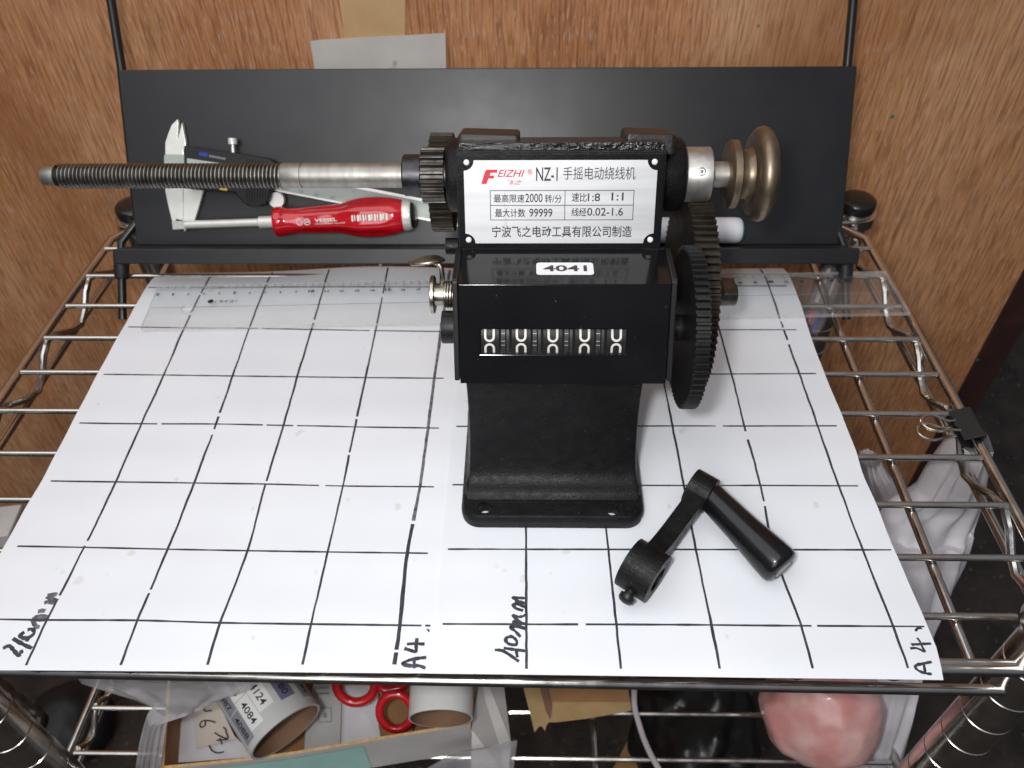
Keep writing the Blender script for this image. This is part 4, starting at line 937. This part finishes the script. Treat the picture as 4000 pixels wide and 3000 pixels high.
# notes and packets
def quad(name, pts, th, m, label, cat, extra=None, group=None, bow=0.):
    b = MB(); c_ = sum(pts, Vector())/len(pts); n = len(pts)
    nn_ = (pts[1]-pts[0]).cross(pts[-1]-pts[0]).normalized()
    if nn_.z < 0: nn_ = -nn_
    b.add([p for p in pts]+[p-nn_*th for p in pts]+[c_+nn_*bow], [(i, (i+1) % n, 2*n) for i in range(n)]+[tuple(range(2*n-1, n-1, -1))]+[(i, (i+1) % n, (i+1) % n+n, i+n) for i in range(n)], m, False)
    if extra: extra(b, nn_)
    return tag(b.build(name, None, c_, bevel=0), label, cat, group)
f5 = crop(650, 2640, 3.16); f6 = crop(1250, 2640, 2.765); f7 = crop(2000, 2640, 2.212); f3 = crop(0, 2600, 2.949)
def jot(lines, Z, wd):
    def ex(b, nn_):
        for ln in lines:
            P = smooth_line([at(*f5(*p), Z=Z) for p in ln], 5)
            vs = []
            for i, p in enumerate(P):
                t = (P[min(i+1, len(P)-1)]-P[max(i-1, 0)]).normalized(); s_ = t.cross(Vector((0, 0, 1)))*wd/2
                vs += [p+s_+nn_*.6, p-s_+nn_*.6]
            b.add(vs, [(2*i, 2*i+1, 2*i+3, 2*i+2) for i in range(len(P)-1)], 'ink')
    return ex
quad('note_slip', [at(*f5(*p), Z=-208) for p in ((340, 330), (640, 330), (860, 780), (360, 900))], .4, 'note', 'cream paper slip with handwriting lying in the carton left of the number roll', 'note',
     jot([[(460, 370), (470, 430), (510, 440), (540, 430), (560, 440)], [(610, 580), (540, 560), (450, 560), (415, 610), (440, 640), (480, 610), (480, 560)], [(700, 640), (730, 660), (740, 700), (760, 780), (650, 740), (600, 705)], [(620, 800), (760, 790)], [(660, 770), (690, 850)], [(530, 860), (570, 930), (640, 955), (710, 940)]], -207.8, .9))
quad('paper_slip', [at(*f5(*p), Z=-212) for p in ((200, 470), (560, 420), (1080, 1000), (90, 1075))], .4, 'whitepaper', 'white folded paper lying under the cream note in the carton', 'paper', bow=1)
quad('zip_packet', [at(*f5(*p), Z=-206) for p in ((1820, 60), (2160, 60), (2150, 620), (2140, 880), (1700, 930), (1720, 620))], 1.5, 'label_back', 'grey plastic packet with a small printed square between the number roll and the red handles', 'packet',
     lambda b, nn_: [b.add([at(*f5(*p), Z=-205)+nn_*.9 for p in q_], [(0, 1, 2, 3)], 'greyprint') for q_ in ([(1875, 405), (2040, 395), (2040, 403), (1875, 413)], [(1880, 580), (2040, 570), (2040, 578), (1880, 588)], [(1875, 405), (1883, 405), (1889, 585), (1881, 585)], [(2030, 398), (2038, 398), (2044, 575), (2036, 575)], [(1940, 470), (1975, 460), (1985, 520), (1945, 530)], [(1840, 90), (2010, 80), (2010, 110), (1840, 120)], [(1840, 145), (2010, 140), (2010, 165), (1840, 172)], [(1850, 215), (2010, 210), (2010, 235), (1850, 240)])], bow=1.5)
quad('paper_slip', [at(*f6(*p), Z=-211) for p in ((240, 60), (640, 60), (610, 400), (662, 700), (225, 760))], .4, 'whitepaper', 'white paper packet under the red handles in the carton', 'paper', bow=1.5)
quad('card_divider', [at(*f6(*p), Z=-214) for p in ((600, 60), (1000, 60), (1000, 620), (660, 720))], 1.5, 'cardboard', 'brown card piece under the lower red handle in the carton', 'card')
# red scissors handles
sc = thing('scissors', at(1460, 2720, Z=-184), 'scissors with two red ring handles lying in the carton', 'scissors')
def rring(cpx, R, r, Z, tilt):
    c_ = at(*cpx, Z=Z); b = MB(); e1 = Vector(RT); e2 = (Vector(UP)*.9-Vector(FW)*.1).normalized()
    b.tube([c_+e1*R*math.cos(t*math.pi/20)+e2*R*tilt*math.sin(t*math.pi/20) for t in range(40)], r, 'red_ring', 14, True); b.build('handle', sc)
rring(f6(385, 90), 12.6, 3.2, -183, 1.0); rring(f6(820, 385), 10.6, 2.8, -186, 1.12)
b = MB(); b.tube(smooth_line([at(*f6(640, 60), Z=-181), at(*f6(700, 150), Z=-182), at(*f6(880, 120), Z=-182), at(*f6(920, 30), Z=-182)], 5), 3.4, 'red_ring', 12); b.build('handle_neck', sc)
# clear bag over the carton's left end
prof = [(300, 1010, 2640, 60), (320, 1000, 2668, 60), (420, 950, 2700, 58), (520, 860, 2730, 56), (600, 800, 2765, 55), (572, 660, 2800, 50), (560, 648, 2840, 47), (545, 640, 2900, 42), (535, 632, 2960, 38), (530, 628, 3010, 34)]
bagmesh('clear_bag', prof, 8, 'clearbag', 'crumpled clear plastic bag draped over the left end of the carton', 'plastic bag', 2.2, 1.0, (-170, 50, -190), 2.2)
# clear dome packet at the carton's front right
b = MB(); 
for i in range(1): pass
P = [at(*f6(*p), Z=-196) for p in ((1130, 1010), (1330, 890), (1520, 830), (1800, 790), (2060, 745), (2130, 700), (2090, 1010))]
n = len(P); c_ = sum(P, Vector())/n
vs = P+[c_.lerp(p, .75)+Vector((0, 0, 5)) for p in P]+[c_+Vector((0, 0, 7))]+[p-Vector((0, 0, 8)) for p in P]
b.add(vs, [(i, (i+1) % n, (i+1) % n+n, i+n) for i in range(n)]+[(i+n, (i+1) % n+n, 2*n) for i in range(n)]+[(i, (i+1) % n, (i+1) % n+2*n+1, i+2*n+1) for i in range(n)], 'clearbag', True)
tag(b.build('blister_pack', None, c_), 'clear moulded plastic pack in front of the carton near its right end', 'plastic pack')
# torn kraft cardboard
b = MB(); kp = [(90, 60), (250, 60), (330, 60), (1000, 62), (1032, 290), (930, 312), (680, 355), (400, 390), (320, 392), (300, 420), (285, 470), (262, 428), (240, 425), (195, 482), (150, 300)]
P = [at(*f7(*p), Z=-219) for p in kp]
b.prism([[(p.x, p.y) for p in P]], -221, -219, XYZ, 'kraft', side='box_edge')
fold = [at(*f7(*p), Z=-217) for p in ((335, 60), (1000, 62), (1012, 225), (345, 225))]
b.add([v+Vector((0, 0, 1.2)) for v in fold]+fold, [(0, 1, 2, 3), (2, 3, 7, 6), (0, 4, 7, 3), (1, 2, 6, 5)], 'cardboard')
cr_ = [at(*f7(*p), Z=-216) for p in ((235, 80), (300, 70), (345, 250), (330, 380), (290, 300))]
b.add(cr_, [(0, 1, 2, 3, 4)], 'tube_in'); tag(b.build('torn_cardboard', None, P[5]), 'torn kraft cardboard flap lying on the lower shelf right of the carton', 'cardboard')
# string
b = MB(); b.tube(smooth_line([at(*f7(*p), Z=z) for p, z in (((1045, 20), -214), ((1055, 120), -215), ((1060, 270), -218), ((1105, 440), -226), ((1150, 570), -227), ((1210, 700), -227), ((1290, 840), -227))], 6), 2.0, 'string', 8)
tag(b.build('string', None, at(*f7(1130, 500), Z=-227)), 'white string trailing over the lower shelf beside the torn cardboard', 'string')
# below the lower shelf: dark bag, boards
def blob(name, c_, rad, m, label, cat, sx, amp, fr_, seed, flat=None):
    bm = bmesh.new(); bmesh.ops.create_icosphere(bm, subdivisions=5, radius=1)
    for v in bm.verts:
        d = v.co.normalized(); k_ = 1+amp*(noise.noise(d*fr_+Vector((seed, 0, 0)))+.4*noise.noise(d*fr_*2.3+Vector((0, seed, 0))))
        if flat:
            for fd, lim in flat:
                q = Vector(fd).normalized(); t = d.dot(q)*k_
                if t > lim: k_ *= (lim+(t-lim)*.5)/t
        v.co = Vector((d.x*sx[0], d.y*sx[1], d.z*sx[2]))*k_*rad*S
    me = bpy.data.meshes.new(name); bm.to_mesh(me); bm.free()
    for p in me.polygons: p.use_smooth = True
    me.materials.append(M[m]); o = bpy.data.objects.new(name, me); COL.objects.link(o); o.location = Vector(c_)*S
    return tag(o, label, cat)
blob('black_bag', at(*f7(1540, 460), Z=-330), 62, 'blackbag', 'crumpled shiny black plastic bag beneath the lower shelf wires', 'plastic bag', (.82, 1, 1.0), .30, 1.8, 3.)
b = MB(); P = [at(*f7(*p), Z=-345) for p in ((1660, 100), (2060, 60), (2125, 900), (1760, 900))]
b.prism([[(p.x, p.y) for p in P]], -420, -345, XYZ, 'cardboard'); tag(b.build('cardboard_box', None, P[2]), 'brown cardboard box under the lower shelf right of the black bag', 'box')
b = MB(); P = [at(*f7(*p), Z=-380) for p in ((1180, 300), (1180, 900), (820, 900), (1000, 560))]
b.prism([[(p.x, p.y) for p in P]], -386, -380, XYZ, 'cardboard'); tag(b.build('board_offcut', None, P[2]), 'brown board offcut on the ground left of the black bag', 'board')
# rose quartz
blob('rose_quartz', at(3214, 2770, Z=-192), 37.5, 'quartz', 'large polished pink rose quartz stone standing on the lower shelf at right', 'stone', (1.06, .98, 1.05), .10, 1.5, 5.2,
     [((-.5, -.5, .6), .80), ((.7, -.6, .3), .85), ((.1, -.9, -.5), .88), ((-.9, -.2, -.3), .9), ((.3, .2, .9), .86)])
# left corner: white carton beyond, black pot, cable
b = MB(); P = [at(*crop(0, 1500, 2.074)(*p), Z=-185) for p in ((-330, 1030), (176, 972), (66, 1225), (-400, 1300))]
b.prism([[(p.x, p.y) for p in P]], ZL+3, -185, XYZ, 'box_out'); tag(b.build('white_carton', None, P[2], bevel=1), 'closed white grey carton on the lower shelf at the left edge', 'carton')
blob('black_pot', at(*f3(790, 690), Z=-540), 45, 'rubber', 'black round pot standing on the dark floor at lower left', 'pot', (1, 1, .9), .06, 2, 1.)
b = MB(); P = [at(*f3(*p), Z=-330) for p in ((-160, 60), (0, 230), (130, 350), (260, 460), (420, 560), (470, 640), (430, 800))]
Q = smooth_line(P, 5); b.tube(Q, [5.5+.6*math.sin(i*1.1) for i in range(len(Q))], 'cable', 12)
tag(b.build('cable_bundle', None, P[3]), 'black cable bundle hanging beside the left front post', 'cable')
